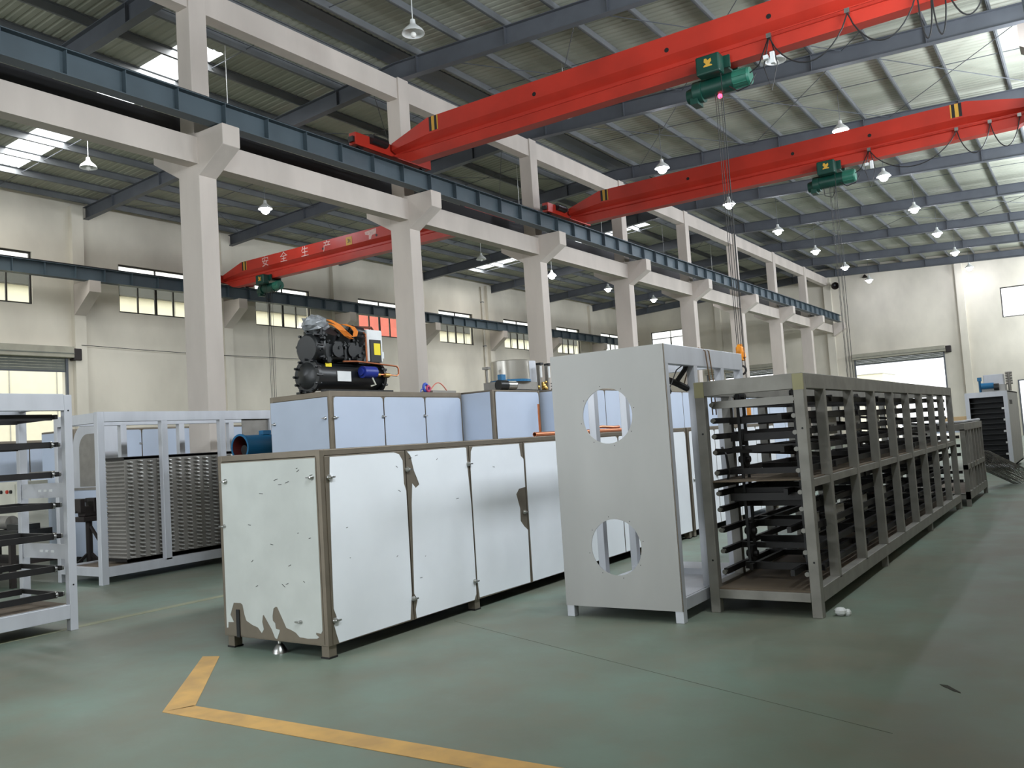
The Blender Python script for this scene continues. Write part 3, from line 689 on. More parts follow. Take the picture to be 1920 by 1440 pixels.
cabinet('third white-filmed cabinet behind the dark shelf rack', -6.34, -5.08, 12.12, 16.3, .10, 1.63, [12.15, 13.2, 14.2, 15.2, 16.27], M_FILMW, latches=[(12.22,.85),(13.15,.85),(14.15,.85)], group='white-filmed machine cabinets in the front row')

# blue-filmed chambers behind
G = 'blue-filmed freezer chambers in the middle row'
cabinet('blue-filmed steel chamber carrying the black compressor unit', -9.33, -8.17, 7.89, 10.68, .10, 2.40, [7.93, 8.89, 9.78, 10.65], M_FILMB, latches=[(7.95,2.05),(8.86,2.05),(9.75,2.05)], endlatches=[(-9.24,2.03),(-8.26,2.05)], group=G, name='freezer_chamber', rim=.07)
cabinet('blue-filmed chamber standing forward of its neighbour with a brown corner post', -8.78, -7.60, 10.72, 12.07, .10, 2.40, [10.77, 12.03], M_FILMB, group=G, name='freezer_chamber', rim=.02)
cabinet('long blue-filmed chamber behind the copper pipes', -8.22, -7.05, 12.12, 18.9, .10, 2.40, [12.16, 13.3, 14.45, 15.6, 16.7, 17.8, 18.87], M_FILMB, group=G, name='freezer_chamber', rim=.02)
cabinet('farthest blue-filmed chamber seen through the open frame', -7.9, -6.75, 18.95, 24.0, .10, 2.40, [19.0, 20.2, 21.4, 22.6, 23.97], M_FILMB, group=G, name='freezer_chamber', rim=.02)
G2 = 'blue-filmed chambers near the left wall'
cabinet('blue-filmed chamber seen through the frame with the coil', -17.7, -16.5, 9.1, 13.3, .10, 2.38, [9.14, 10.54, 11.9, 13.27], M_FILMB, group=G2, name='freezer_chamber', rim=.03, latches=[(9.75,2.05),(10.5,2.05)])
cabinet('grey-blue chamber behind the left rack under the open door', -21.0, -19.6, 6.4, 11.4, .10, 2.3, [6.44, 8.1, 9.8, 11.37], M_FILMB, group=G2, name='freezer_chamber', rim=.05)

# ------------------------------------------------------------------ open frame with the twice-perforated plate
def holed_plate(x0, x1, z0, z1, holes, y0, y1, n=48):
    """rectangular plate in xz with round holes stacked in z; thickness y0..y1"""
    mb = MB(); bands = []; zc = z0
    for cx, cz, r in sorted(holes, key=lambda h: h[1]):
        s = r+.03; bands.append(('r', zc, cz-s)); bands.append(('h', cx, cz, r, s)); zc = cz+s
    bands.append(('r', zc, z1))
    for b in bands:
        if b[0] == 'r': mb.box(x0, x1, y0, y1, b[1], b[2])
        else:
            _, cx, cz, r, s = b
            mb.box(x0, cx-s, y0, y1, cz-s, cz+s); mb.box(cx+s, x1, y0, y1, cz-s, cz+s)
            vs = []; fs = []
            for i in range(n):
                a = 2*PI*i/n; c, d = math.cos(a), math.sin(a); k = s/max(abs(c), abs(d))
                for yy in (y0, y1): vs += [(cx+r*c, yy, cz+r*d), (cx+k*c, yy, cz+k*d)]
            for i in range(n):
                j = (i+1) % n; p, q = 4*i, 4*j
                fs += [(p, q, q+1, p+1), (p+2, p+3, q+3, q+2), (p, p+2, q+2, q)]
            mb.add(vs, fs)
    return mb
fx0, fx1, fy0, fy1, fz = -4.09, -2.97, 6.72, 8.66, 2.34
t = thing('perforated_frame', (-3.53, 7.7, 0), 'tall steel frame with a front plate cut by two round holes', 'machine frame')
fp = build(holed_plate(fx0, fx1, .10, fz, [(-3.545,1.765,.243),(-3.55,.622,.243)], fy0-.008, fy0), 'front_plate', M_PLATE, parent=t)
for cx, cz in ((-3.545,1.765),(-3.55,.622)):
    for i in range(8):
        a = i*PI/4+.2
        build(MB().cyl((cx+.268*math.cos(a), fy0-.0095, cz+.268*math.sin(a)), (cx+.268*math.cos(a), fy0-.0075, cz+.268*math.sin(a)), .004, n=6), 'bolt_hole', M_BLACK, parent=fp)
build(B(fx1-.004, fx1+.004, fy0-.008, fy0+.0, .10, fz), 'folded_edge', M_BROWN, parent=fp)
for x in (fx0, fx1-.075):
    for y in (fy0, 7.36, 8.04, fy1-.075):
        low = 0 if y in (fy0, fy1-.075) else .2
        build(B(x, x+.075, y, y+.075, low, fz-.16), 'post', M_ALU, parent=t, bevel=.004)
    build(B(x, x+.075, fy0, fy1, fz-.17, fz), 'top_beam', M_ALU, parent=t, bevel=.004)
    build(B(x, x+.075, fy0+.075, fy1-.075, .10, .2), 'bottom_beam', M_ALU, parent=t, bevel=.004)
for y in (fy0, fy1-.075):
    build(B(fx0+.075, fx1-.075, y, y+.075, fz-.12, fz), 'cross_beam', M_ALU, parent=t)
    build(B(fx0+.075, fx1-.075, y, y+.075, .12, .2), 'cross_beam', M_ALU, parent=t)
build(B(fx0+.075, fx1-.075, 7.9, 7.96, .2, .26), 'cross_beam', M_ALU, parent=t)
build(B(fx0+.02, fx1-.02, fy0+.03, fy1-.03, .185, .205), 'base_tray', M_ALU, parent=t)
# strap slung over the top beam, black cable bundle inside the frame
st = thing('strap', (-2.97, 7.62, fz), 'thin brown strap slung over the top beam of the holed frame', 'strap')
for k, dy in enumerate((0, .09)):
    y = 7.6+dy
    build(MB().tube([(fx1-.2, y-.05, fz-.35), (fx1-.09, y-.02, fz-.02), (fx1-.04, y, fz+.012), (fx1+.012, y+.03, fz-.02), (fx1+.02, y+.07, fz-.3), (fx1+.015, y+.09, fz-.62)], .006, 6), 'strap_loop', mat('strap_brown%d' % k, (120,96,70), .8), parent=st)
cb = thing('cable_bundle', (-3.25, 7.1, 1.98), 'black cable bundle hanging inside the holed frame', 'cable')
build(MB().tube([(-3.0, 6.82, 1.93), (-3.08, 6.95, 2.02), (-3.12, 7.1, 2.05), (-3.1, 7.25, 2.02), (-3.05, 7.36, 1.97)], .03, 8), 'cable', M_CABLE, parent=cb, smooth=True)
build(MB().tube([(-3.1, 7.22, 2.02), (-3.05, 7.33, 2.14), (-3.03, 7.38, 2.24)], .022, 8), 'cable', M_CABLE, parent=cb, smooth=True)
build(MB().tube([(-3.0, 6.84, 1.95), (-3.03, 7.1, 2.13), (-3.02, 7.3, 2.2)], .005, 5), 'tie_wire', M_ROPE, parent=cb)

# ------------------------------------------------------------------ long shelf rack on the right
def roller_end(p, parent, d=1):
    x, y, z = p
    return build(MB().cyl((x, y, z), (x, y-.04, z), .014, n=10).cyl((x, y-.04, z), (x, y-.05, z), .02, n=10), 'roller_end', M_NUT, parent=parent, smooth=True)
rx0, rx1, ry0, ry1, rzt = -2.93, -1.98, 7.22, 16.0, 2.01
rk = thing('shelf_rack', (-2.45, 11.6, 0), 'long dull steel rack packed with dark conveyor rails, nearest on the right', 'rack')
RPY = [7.22, 7.86, 8.90, 9.92, 10.94, 11.96, 12.98, 13.98, 14.96, 15.93]
for x in (rx0, rx1-.085):
    for i, y in enumerate(RPY):
        end = i in (0, len(RPY)-1)
        z1 = rzt if end else rzt-.12
        p = build(B(x, x+.085, y, y+(.085 if end else .07), 0 if end else .22, z1), 'post', M_RACK, parent=rk, bevel=.005)
        if i == 0:
            build(B(x-.001, x+.086, y-.0012, y+.02, rzt-.14, rzt-.004), 'weld_mark', M_RUST, parent=p)
            for zz in (1.55, .45): build(MB().cyl((x+.05, y-.002, zz), (x+.05, y+.002, zz), .009, n=8), 'bolt_hole', M_BLACK, parent=p)
        if i in (3, 6): build(B(x+.01, x+.07, y, y+.06, 0, .22), 'leg', M_RACK, parent=rk)
    build(B(x, x+.085, ry0+.085, ry1-.07, rzt-.13, rzt), 'top_beam', M_RACK, parent=rk, bevel=.004)
    build(B(x, x+.085, ry0+.085, ry1-.07, .12, .24), 'bottom_beam', M_RACK, parent=rk, bevel=.004)
    build(B(x+.01, x+.075, ry0+.085, ry1-.07, 1.06, 1.12), 'shelf_beam', M_RACK, parent=rk)
for y in (ry0, ry1-.07):
    build(B(rx0+.085, rx1-.085, y, y+.07, rzt-.13, rzt), 'end_beam', M_RACK, parent=rk, bevel=.004)
    build(B(rx0+.085, rx1-.085, y, y+.07, .125, .2), 'end_beam', M_RACK, parent=rk, bevel=.004)
build(B(rx0+.03, rx1-.03, ry0+.02, ry1-.02, .2, .215), 'bottom_tray', M_TRAY, parent=rk)
build(B(rx0+.05, rx1-.05, ry0+.05, ry1-.05, 1.12, 1.13), 'middle_tray', M_TRAY, parent=rk)
LV = [.34, .52, .70, .88, 1.02, 1.20, 1.38, 1.52, 1.66, 1.80]
random.seed(11)
cross = MB().box(-.38, .38, -.025, .025, -.02, .03).mesh('cross_rail', M_DARK)
cross2 = MB().box(-.30, .40, -.02, .02, -.03, .03).mesh('cross_rail', M_DARK)
for li, z in enumerate(LV):
    for x in (rx0+.10, rx0+.24, rx1-.13, rx1-.27):
        if x in (rx0+.24, rx1-.27) and li % 2: continue
        y0_ = ry0+.12+(.25 if x == rx0+.24 else 0)
        build(B(x, x+.035, y0_, ry1-.12, z-.025, z+.025), 'side_rail', M_DARK, parent=rk)
    for i, y in enumerate(RPY):
        yy = y+.5 + random.uniform(-.2,.2)
        if yy > ry1-.2: continue
        place(cross if (i+li) % 2 else cross2, 'cross_rail', rk, (-2.455, yy, z+random.uniform(-.012,.012)))
    roller_end((rx0+.12, ry0+.12, z), rk); roller_end((rx1-.12, ry0+.12, z), rk)
for z, y_, x_ in ((1.80,.10,0), (1.64,.75,.18), (1.50,.35,.05), (1.37,1.0,.12), (.98,.2,.06)):
    build(B(rx0+.12+x_, rx1-.12, ry0+y_, ry0+y_+.05, z-.035, z+.03), 'front_rail', M_NUT if z == 1.80 else M_DARK, parent=rk)
# chain sprockets and diagonal braces inside
for i, (y, x) in enumerate(((7.62,-2.66),(9.6,-2.66),(12.2,-2.66),(7.62,-2.16))):
    for z in (.46, .66, .96, 1.3, 1.5, 1.86):
        build(MB().cyl((x-.02, y, z), (x+.02, y, z), .075, n=12).cyl((x-.05, y, z), (x+.05, y, z), .03, n=8), 'sprocket', M_DARK, parent=rk)
    build(MB().box(x-.012, x+.012, y-.085, y-.07, .4, 1.9).box(x-.012, x+.012, y+.07, y+.085, .4, 1.9), 'drive_chain', M_BLACK, parent=rk)
for i in range(8):
    y = RPY[i]; z = .5 + .12*(i % 3)
    build(MB().bar((rx0+.12, y+.1, z+.9), (rx1-.12, y+.95, z+.8), .03, .03), 'diagonal_brace', M_DARK, parent=rk)
build(MB().tube([(rx0+.11, 7.5, 1.42), (rx0+.15, 7.48, 1.35), (rx0+.17, 7.47, 1.2), (rx0+.14, 7.48, 1.1)], .012, 6), 'hanging_belt', M_DARK, parent=rk)
for y in (8.0, 8.9, 9.9, 10.9):
    for z in (1.55, .72):
        pl = build(B(rx1-.13, rx1-.118, y-.55, y-.2, z-.08, z+.08), 'bracket_plate', M_RACK, parent=rk)
        for d in (-.06, 0, .06): build(B(rx1-.119, rx1-.116, y-.38+d-.012, y-.38+d+.012, z-.01, z+.01), 'slot', M_BLACK, parent=pl)
for x in (rx0+.03, rx1-.05):
    pass
rag = build(MB().ball((-1.88, 7.38, .035), .045, 8, 5, (1.2,1,.8)).ball((-1.83, 7.4, .025), .03, 8, 5), 'crumpled_rag', M_WBOX, loc=(-1.87, 7.38, 0))
tag(rag, 'small crumpled white rag on the floor by the rack foot', 'rag')

# lower rack behind it
r2 = thing('low_rack', (-2.35, 17.7, 0), 'lower dusty steel rack behind the long shelf rack', 'rack')
ax0, ax1, ay0, ay1, az = -2.85, -1.88, 16.35, 19.1, 1.40
for x in (ax0, ax1-.07):
    y = ay0; i = 0
    while y < ay1:
        end = i == 0 or y+.45 > ay1
        build(B(x, x+.07, y, y+.06, 0 if end else .2, az-.1), 'post', M_RACK, parent=r2); y += .44; i += 1
    for z0, z1 in ((az-.12, az), (.12, .25), (.62, .7)): build(B(x, x+.07, ay0, ay1, z0, z1), 'side_beam', M_RACK, parent=r2)
for y in (ay0, ay1-.06):
    for z0, z1 in ((az-.12, az-.01), (.12, .22)): build(B(ax0+.07, ax1-.07, y, y+.06, z0, z1), 'end_beam', M_RACK, parent=r2)
build(B(ax0+.02, ax1-.02, ay0, ay1, .2, .21), 'bottom_tray', M_TRAY, parent=r2)
build(B(ax1-.09, ax1-.075, 17.4, 19.0, .25, 1.28), 'side_sheet', M_TRAY, parent=r2)
for z in (.4, .55, .85, 1.0, 1.15): build(B(ax0+.1, ax1-.1, ay0+.1, ay0+.15, z, z+.05), 'cross_rail', M_DARK, parent=r2)
build(MB().tube([(ax0+.02, 16.4, az+.03), (ax0+.2, 17.2, az+.01), (ax1-.25, 18.2, az+.01), (ax1-.03, 19.0, az+.03)], .025, 6), 'curved_strip', M_ALU, parent=r2)

# rolled wire mesh leaning against it
mr = thing('wire_mesh_roll', (-1.55, 21.0, 0), 'roll of wire mesh slumped on the floor by the low rack', 'wire mesh')
p0, p1 = Vector((-1.95, 19.55, .62)), Vector((-1.5, 21.3, .16)); d = (p1-p0).normalized(); a = d.orthogonal().normalized(); b = d.cross(a); L = (p1-p0).length
mb = MB(); R0 = .2
for i in range(26):
    q = p0+d*(L*i/25); mb.tube([q+a*(R0*math.cos(2*PI*k/14))+b*(R0*.8*math.sin(2*PI*k/14)) for k in range(14)], .006, 4, closed=True)
for k in range(22):
    o = a*(R0*math.cos(2*PI*k/22))+b*(R0*.8*math.sin(2*PI*k/22)); mb.cyl(p0+o, p1+o, .006, n=4)
tag(build(mb, 'mesh_wires', M_WIRE, parent=mr), kind='stuff')
o2 = MB(); 
for k in range(16):
    o = a*(.12*math.cos(2*PI*k/16))+b*(.1*math.sin(2*PI*k/16)); o2.cyl(p0+o, p1+o, .006, n=4)
tag(build(o2, 'inner_wires', M_WIRE, parent=mr), kind='stuff')

# far oven -------------------------------------------------------
ov = thing('tunnel_oven', (-2.4, 27.6, 0), 'tall steel oven with open dark front at the far right', 'oven')
ox0, ox1, oy0, oy1, oz = -2.9, -1.9, 26.0, 29.5, 2.08
build(MB().box(ox0, ox0+.03, oy0, oy1, .1, oz).box(ox0, ox1, oy1-.03, oy1, .1, oz).box(ox0, ox1, oy0, oy1, .1, .14), 'shell', M_PLATE, parent=ov)
build(B(ox1-.03, ox1, oy0+.04, oy1, .1, oz), 'side_wall', M_PLATE, parent=ov)
build(B(ox0, ox1, oy0, oy1, oz-.03, oz), 'roof_plate', M_PLATE, parent=ov)
mb = MB(); mb.box(ox0, ox0+.1, oy0-.02, oy0+.03, 0, oz); mb.box(ox1-.1, ox1, oy0-.02, oy0+.03, 0, oz); mb.box(ox0+.1, ox1-.1, oy0-.02, oy0+.03, oz-.14, oz); mb.box(ox0+.1, ox1-.1, oy0-.02, oy0+.03, .08, .16)
build(mb, 'front_frame', M_ALU, parent=ov)
build(B(ox0+.03, ox1-.03, oy0+.35, oy0+.37, .14, oz-.03), 'dark_inner_sheet', M_BLACK, parent=ov)  # black sheet added to paint the shade inside the oven
for i in range(12): build(B(ox0+.1, ox1-.1, oy0+.05, oy0+.33, .25+i*.14, .27+i*.14), 'tray_shelf', M_BLACK, parent=ov)
for i in range(5): build(B(ox1-.16+(.02 if i % 2 else 0), ox1-.08, oy0-.03, oy0, .4+i*.3, .45+i*.3), 'tray_end', M_CHROME, parent=ov)
for i in range(4): build(B(ox1, ox1+.004, oy0+.45+i*.25, oy0+.6+i*.25, 1.72, 1.84), 'vent_slot', M_DARK, parent=ov)
ou = thing('oven_drive_unit', (-2.2, 26.5, oz), 'drive unit with steel box and blue motor on top of the far oven', 'machine')
build(B(-2.45, -1.98, 26.3, 26.8, oz+.18, oz+.46), 'steel_box', M_ALU, parent=ou, bevel=.01)
build(B(-2.5, -1.95, 26.2, 26.9, oz, oz+.18), 'base', M_PLATE, parent=ou)
build(MB().cyl((-2.5, 26.15, oz+.16), (-2.2, 26.15, oz+.16), .08, n=14), 'motor', M_FANB, parent=ou, smooth=True)
build(MB().cyl((-2.2, 26.15, oz+.12), (-2.08, 26.15, oz+.12), .09, n=12), 'gearbox', M_BLKM, parent=ou)
build(MB().cyl((-2.53, 26.2, oz+.0), (-2.53, 26.2, oz+.4), .03, n=10).box(-2.58, -2.48, 26.16, 26.24, oz+.3, oz+.4), 'valve', M_FANB, parent=ou)
mb = MB().cyl((-1.86, 26.5, oz), (-1.86, 26.5, oz+.5), .04, n=10)
for i in range(5): mb.cyl((-1.94, 26.5, oz+.2+i*.07), (-1.78, 26.5, oz+.2+i*.07), .03, n=8)
build(mb, 'pump_stack', M_GALV, parent=ou)
# white work table / cartons beyond the racks
tb = thing('packing_table', (-4.8, 30.0, 0), 'steel table with a blue-white sheet beyond the low rack', 'table')
build(B(-5.6, -3.2, 29.2, 30.4, .98, 1.03), 'table_top', M_FILMB, parent=tb)
for x in (-5.55, -3.3):
    for y in (29.25, 30.3): build(B(x, x+.06, y, y+.06, 0, .98), 'leg', M_ALU, parent=tb)
cz_ = thing('cardboard_carton', (-3.6, 29.8, 1.03), 'tan cardboard carton on the steel table', 'carton')
build(B(-3.95, -3.25, 29.5, 30.1, 1.03, 1.45), 'carton_body', mat('cardboard', (206,176,132), .8), parent=cz_)
build(B(-3.96, -3.24, 29.78, 29.82, 1.03, 1.455), 'packing_tape', mat('tape_tan', (188,160,112), .4), parent=cz_)

# ------------------------------------------------------------------ left rack
lx0, lx1, ly0, ly1, lz = -9.62, -8.63, 1.4, 4.75, 2.37
lr = thing('shelf_rack', (-9.13, 3.1, 0), 'bright steel rack with dark rails cut off by the left edge', 'rack')
for x in (lx0, lx1-.075):
    for y in (ly0, ly0+1.08, ly0+2.15, ly1-.08):
        build(B(x, x+.075, y, y+.08, 0 if y in (ly0, ly1-.08) else .2, lz-.01 if y in (ly0, ly1-.08) else lz-.2), 'post', M_ALU, parent=lr, bevel=.004)
    build(B(x, x+.075, ly0+.08, ly1-.08, lz-.17, lz), 'top_beam', M_ALU, parent=lr, bevel=.004)
    build(B(x, x+.075, ly0+.08, ly1-.08, .12, .26), 'bottom_beam', M_ALU, parent=lr, bevel=.004)
for y in (ly0, ly1-.08):
    build(B(lx0+.075, lx1-.075, y, y+.075, lz-.12, lz-.01), 'end_beam', M_ALU, parent=lr)
    build(B(lx0+.075, lx1-.075, y, y+.075, .14, .24), 'end_beam', M_ALU, parent=lr)
build(B(lx0+.02, lx1-.02, ly0+.02, ly1-.02, .24, .25), 'bottom_tray', M_TRAY, parent=lr)
for z in (.36, .62, .94, 1.25, 1.56, 1.86, 2.14):
    build(B(lx1-.16, lx1-.12, ly0+.1, ly1-.14, z-.03, z+.03), 'side_rail', M_DARK, parent=lr)
    build(B(lx0+.13, lx0+.17, ly0+.1, ly1-.14, z-.03, z+.03), 'side_rail', M_DARK, parent=lr)
    if z < 2.1:
        build(MB().cyl((lx1-.13, ly1-.15, z), (lx1-.13, ly1-.07, z), .022, n=10).cyl((lx1-.13, ly1-.15, z), (lx1-.13, ly1-.165, z), .034, n=10), 'roller_end', M_CHROME, parent=lr, smooth=True)
    build(B(lx0+.1, lx1-.09, ly1-.13, ly1-.1, z-.02, z+.025), 'cross_rail', M_DARK, parent=lr)
    build(B(lx0+.1, lx1-.09, ly1-1.3, ly1-1.26, z-.02, z+.02), 'cross_rail', M_DARK, parent=lr)
for z in (1.40, .78):
    pl = build(B(lx0+.075, lx1-.075, ly1-.07, ly1-.06, z-.075, z+.075), 'slotted_plate', M_ALU, parent=lr)
    for i in range(3): build(B(-9.2+i*.11, -9.14+i*.11, ly1-.073, ly1-.07, z-.012, z+.012), 'slot', M_WBOX, parent=pl)
for zz in (2.2, .45): build(MB().cyl((lx1, ly1-.04, zz), (lx1+.002, ly1-.04, zz), .009, n=8), 'bolt_hole', M_BLACK, parent=lr)

# ------------------------------------------------------------------ frame holding the finned coil
mx0, mx1, my0, my1, mz = -12.5, -11.36, 6.60, 10.6, 2.37
mf = thing('coil_frame', (-11.93, 8.6, 0), 'open aluminium frame around the finned cooling coil', 'machine frame')
MPY = [6.60, 7.58, 8.60, 9.58, 10.5]
for x in (mx0, mx1-.09):
    for i, y in enumerate(MPY):
        end = i in (0, len(MPY)-1)
        build(B(x, x+.09, y, y+(.1 if end else .1), 0 if end else .2, mz if end else mz-.13), 'post', M_ALU, parent=mf, bevel=.004)
    build(B(x+.002, x+.09, my0+.1, my1-.1, mz-.14, mz), 'top_beam', M_ALU, parent=mf, bevel=.004)
    build(B(x, x+.09, my0+.1, my1-.1, .10, .23), 'bottom_beam', M_ALU, parent=mf, bevel=.004)
for y in (my0, my1-.09):
    build(B(mx0+.09, mx1-.09, y, y+.09, mz-.15, mz-.01), 'end_beam', M_ALU, parent=mf)
    build(B(mx0+.09, mx1-.09, y, y+.09, .12, .23), 'end_beam', M_ALU, parent=mf)
build(B(mx1-.06, mx1-.045, 9.06, 9.58, 1.55, 2.24), 'grey_sheet', M_GALV, parent=mf)
build(B(mx0+.05, mx1-.05, my0+.05, my1-.05, .2, .21), 'bottom_tray', M_TRAY, parent=mf)
co = thing('cooling_coil', (-11.8, 7.9, .24), 'finned cooling coil block with rows of return bends', 'cooling coil')
cx0, cx1, cy0, cy1, c0, c1 = -12.05, -11.53, 7.08, 8.98, .24, 1.72
build(B(cx0+.01, cx1-.012, cy0+.03, cy1-.03, c0+.04, c1-.03), 'fin_stack', M_GALV, parent=co)
build(B(cx1-.012, cx1, cy0, cy1, c0, c1), 'tube_plate', M_GALV, parent=co)
build(B(cx0, cx1, cy0-.01, cy1, c1-.03, c1+.01), 'casing', M_DARK, parent=co); build(B(cx0, cx1, cy0, cy1, c0, c0+.04), 'casing', M_DARK, parent=co)
for i in range(26):
    z = c0+.06+i*(c1-c0-.12)/25
    build(MB().cyl((cx0, cy0+.02, z), (cx1-.015, cy0+.02, z), .021, n=8), 'coil_tube', M_GALV, parent=co, smooth=True)
ub = MB().tube([(0,-.03,.008),(.02,-.03,.006),(.04,-.018,.003),(.04,.018,-.003),(.02,.03,-.006),(0,.03,-.008)], .012, 6).mesh('return_bend', M_NUT2, smooth=True)
nc = 12; nr = 25
for i in range(nc):
    for k in range(nr):
        y = cy0+.08+i*(cy1-cy0-.16)/(nc-1); z = c0+.06+k*(c1-c0-.13)/(nr-1)+(.014 if i % 2 else 0)
        place(ub, 'return_bend', co, (cx1, y, z))
build(B(-12.03, -11.98, 7.055, 7.062, .9, .96), 'sticker', M_WBOX, parent=co)

# curved steel duct hood, cabinet below and vice on its stand, behind the left rack
dh = thing('steel_cabinet', (-14.2, 8.2, 0), 'pale blue cabinet under the rounded steel hood', 'cabinet')
build(B(-14.6, -13.80, 8.0, 8.4, .12, 1.24), 'body', M_FILMB, parent=dh)
build(B(-14.62, -13.78, 7.98, 8.42, 1.24, 1.28), 'top_plate', M_GALV, parent=dh)
for x in (-14.58, -13.89):
    for y in (8.03, 8.3): build(B(x, x+.07, y, y+.07, 0, .12), 'leg', M_DARK, parent=dh)
hd = thing('duct_hood', (-14.2, 8.2, 1.28), 'rounded stainless steel hood behind the coil frame', 'duct')
pts = []
for i in range(13):
    a = PI - PI/2*i/12; pts.append((-14.2+.38*math.cos(a), 1.97+.38*math.sin(a)))
prof = [(-14.58,1.28)] + pts + [(-13.82,2.35),(-13.82,1.28)]
hb_ = build(MB().prism(prof, 'y', 8.02, 8.38), 'hood_body', M_ALU, parent=hd, smooth=True)
pin = [(-14.36,1.3)] + [(-14.1+.26*math.cos(PI-PI/2*i/8), 1.92+.26*math.sin(PI-PI/2*i/8)) for i in range(9)] + [(-13.84,2.18),(-13.84,1.3)]
build(MB().prism(pin, 'y', 8.005, 8.02), 'inspection_cover', M_GALV, parent=hd)
vs_ = thing('vice_stand', (-13.2, 7.5, 0), 'dark cast iron vice on a post with splayed feet', 'vice')
vx, vy = -13.15, 7.45
build(MB().cyl((vx, vy, .05), (vx, vy, .78), .05, n=12), 'post', M_VICE, parent=vs_, smooth=True)
for a in (.3, 2.4, 4.5): build(MB().bar((vx, vy, .3), (vx+.34*math.cos(a), vy+.34*math.sin(a), .02), .05, .04), 'leg', M_VICE, parent=vs_)
build(MB().box(vx-.14, vx+.14, vy-.16, vy+.16, .78, .86).box(vx-.1, vx+.1, vy-.12, vy+.1, .86, 1.02), 'body', M_VICE, parent=vs_, bevel=.015)
build(MB().box(vx-.13, vx+.13, vy-.2, vy-.12, .92, 1.14).box(vx-.14, vx+.14, vy-.13, vy-.10, 1.08, 1.14), 'moving_jaw', M_VICE, parent=vs_, bevel=.01)
build(MB().box(vx-.13, vx+.13, vy+.02, vy+.1, .92, 1.14), 'fixed_jaw', M_VICE, parent=vs_, bevel=.01)
build(MB().cyl((vx, vy-.2, .95), (vx, vy-.34, .95), .018, n=8).cyl((vx-.12, vy-.33, .95), (vx+.12, vy-.33, .95), .01, n=6), 'screw_handle', M_CHROME, parent=vs_)
build(MB().bar((vx+.05, vy, .7), (vx+.22, vy+.05, .45), .035, .035), 'brace', M_VICE, parent=vs_)
# bench with clutter seen through the left rack
bn = thing('work_bench', (-13.6, 6.4, 0), 'dark steel work bench behind the left rack', 'bench')
build(B(-14.7, -12.65, 6.0, 6.85, .62, .68), 'bench_top', M_VICE, parent=bn)
for x in (-14.65, -12.75):
    for y in (6.05, 6.75): build(B(x, x+.07, y, y+.07, 0, .62), 'leg', M_VICE, parent=bn)
build(B(-14.6, -12.75, 6.1, 6.75, .3, .34), 'lower_shelf', M_VICE, parent=bn)
pm = thing('bench_press', (-13.2, 6.4, .68), 'small dark press with a pale motor on the work bench', 'machine')
build(B(-13.6, -12.8, 6.2, 6.7, .68, .78), 'base', M_BLKM, parent=pm)
build(MB().cyl((-13.75, 6.4, .88), (-13.35, 6.4, .88), .1, n=14), 'motor', M_GALV, parent=pm, smooth=True)
build(MB().cyl((-12.95, 6.4, .78), (-12.95, 6.4, 1.1), .03, n=8).bar((-12.95, 6.4, 1.06), (-13.1, 6.35, 1.12), .05, .05), 'column', M_BLKM, parent=pm)
build(MB().box(-13.3, -12.85, 6.3, 6.55, .78, .86), 'press_table', M_BLKM, parent=pm)
tj = thing('tool_tray', (-14.0, 6.4, .68), 'tray of loose bright fittings at the left of the work bench', 'tray')
build(B(-14.5, -13.85, 6.15, 6.6, .68, .72), 'tray', M_BLKM, parent=tj)
for i in range(5): build(MB().cyl((-14.4+i*.11, 6.3, .74), (-14.35+i*.11, 6.42, .75), .025, n=8), 'fitting', M_CHROME, parent=tj)
cp = thing('control_cabinet', (-15.0, 7.3, 0), 'cream control cabinet with a red button behind the left rack', 'control cabinet')
build(B(-15.4, -14.62, 7.1, 7.6, .0, 1.46), 'body', M_PANELC, parent=cp, bevel=.01)
build(B(-15.35, -14.67, 7.085, 7.1, .95, 1.42), 'door', M_PANELC, parent=cp)
for x, m in ((-15.1, M_BLACK), (-14.9, M_BTN), (-14.78, M_BLACK)): build(MB().cyl((x, 7.085, 1.3), (x, 7.06, 1.3), .03, n=10), 'push_button', m, parent=cp)
tc_ = thing('tool_cabinet', (-15.4, 8.3, 0), 'grey steel tool cabinet between the control cabinet and the vice', 'cabinet')
build(B(-15.98, -14.85, 8.0, 8.6, .08, 1.56), 'body', M_FILMB, parent=tc_, bevel=.01)
build(B(-16.0, -14.83, 7.98, 8.62, 1.56, 1.6), 'top_plate', M_GALV, parent=tc_)
for x in (-15.95, -14.95):
    for y in (8.03, 8.5): build(B(x, x+.06, y, y+.06, 0, .08), 'leg', M_DARK, parent=tc_)
ar = thing('air_tank', (-13.0, 5.5, 0), 'small grey tank with slanted rods on the floor behind the left rack', 'tank')
build(MB().cyl((-13.3, 5.45, .22), (-12.6, 5.6, .22), .13, n=14), 'tank', M_GALV, parent=ar, smooth=True)
for i in range(3): build(MB().cyl((-13.2+i*.22, 5.48, .34), (-13.0+i*.22, 5.52, .52), .02, n=6), 'rod', M_BLKM, parent=ar)
build(B(-13.25, -13.15, 5.35, 5.6, 0, .12), 'foot', M_BLKM, parent=ar); build(B(-12.75, -12.65, 5.45, 5.7, 0, .12), 'foot', M_BLKM, parent=ar)

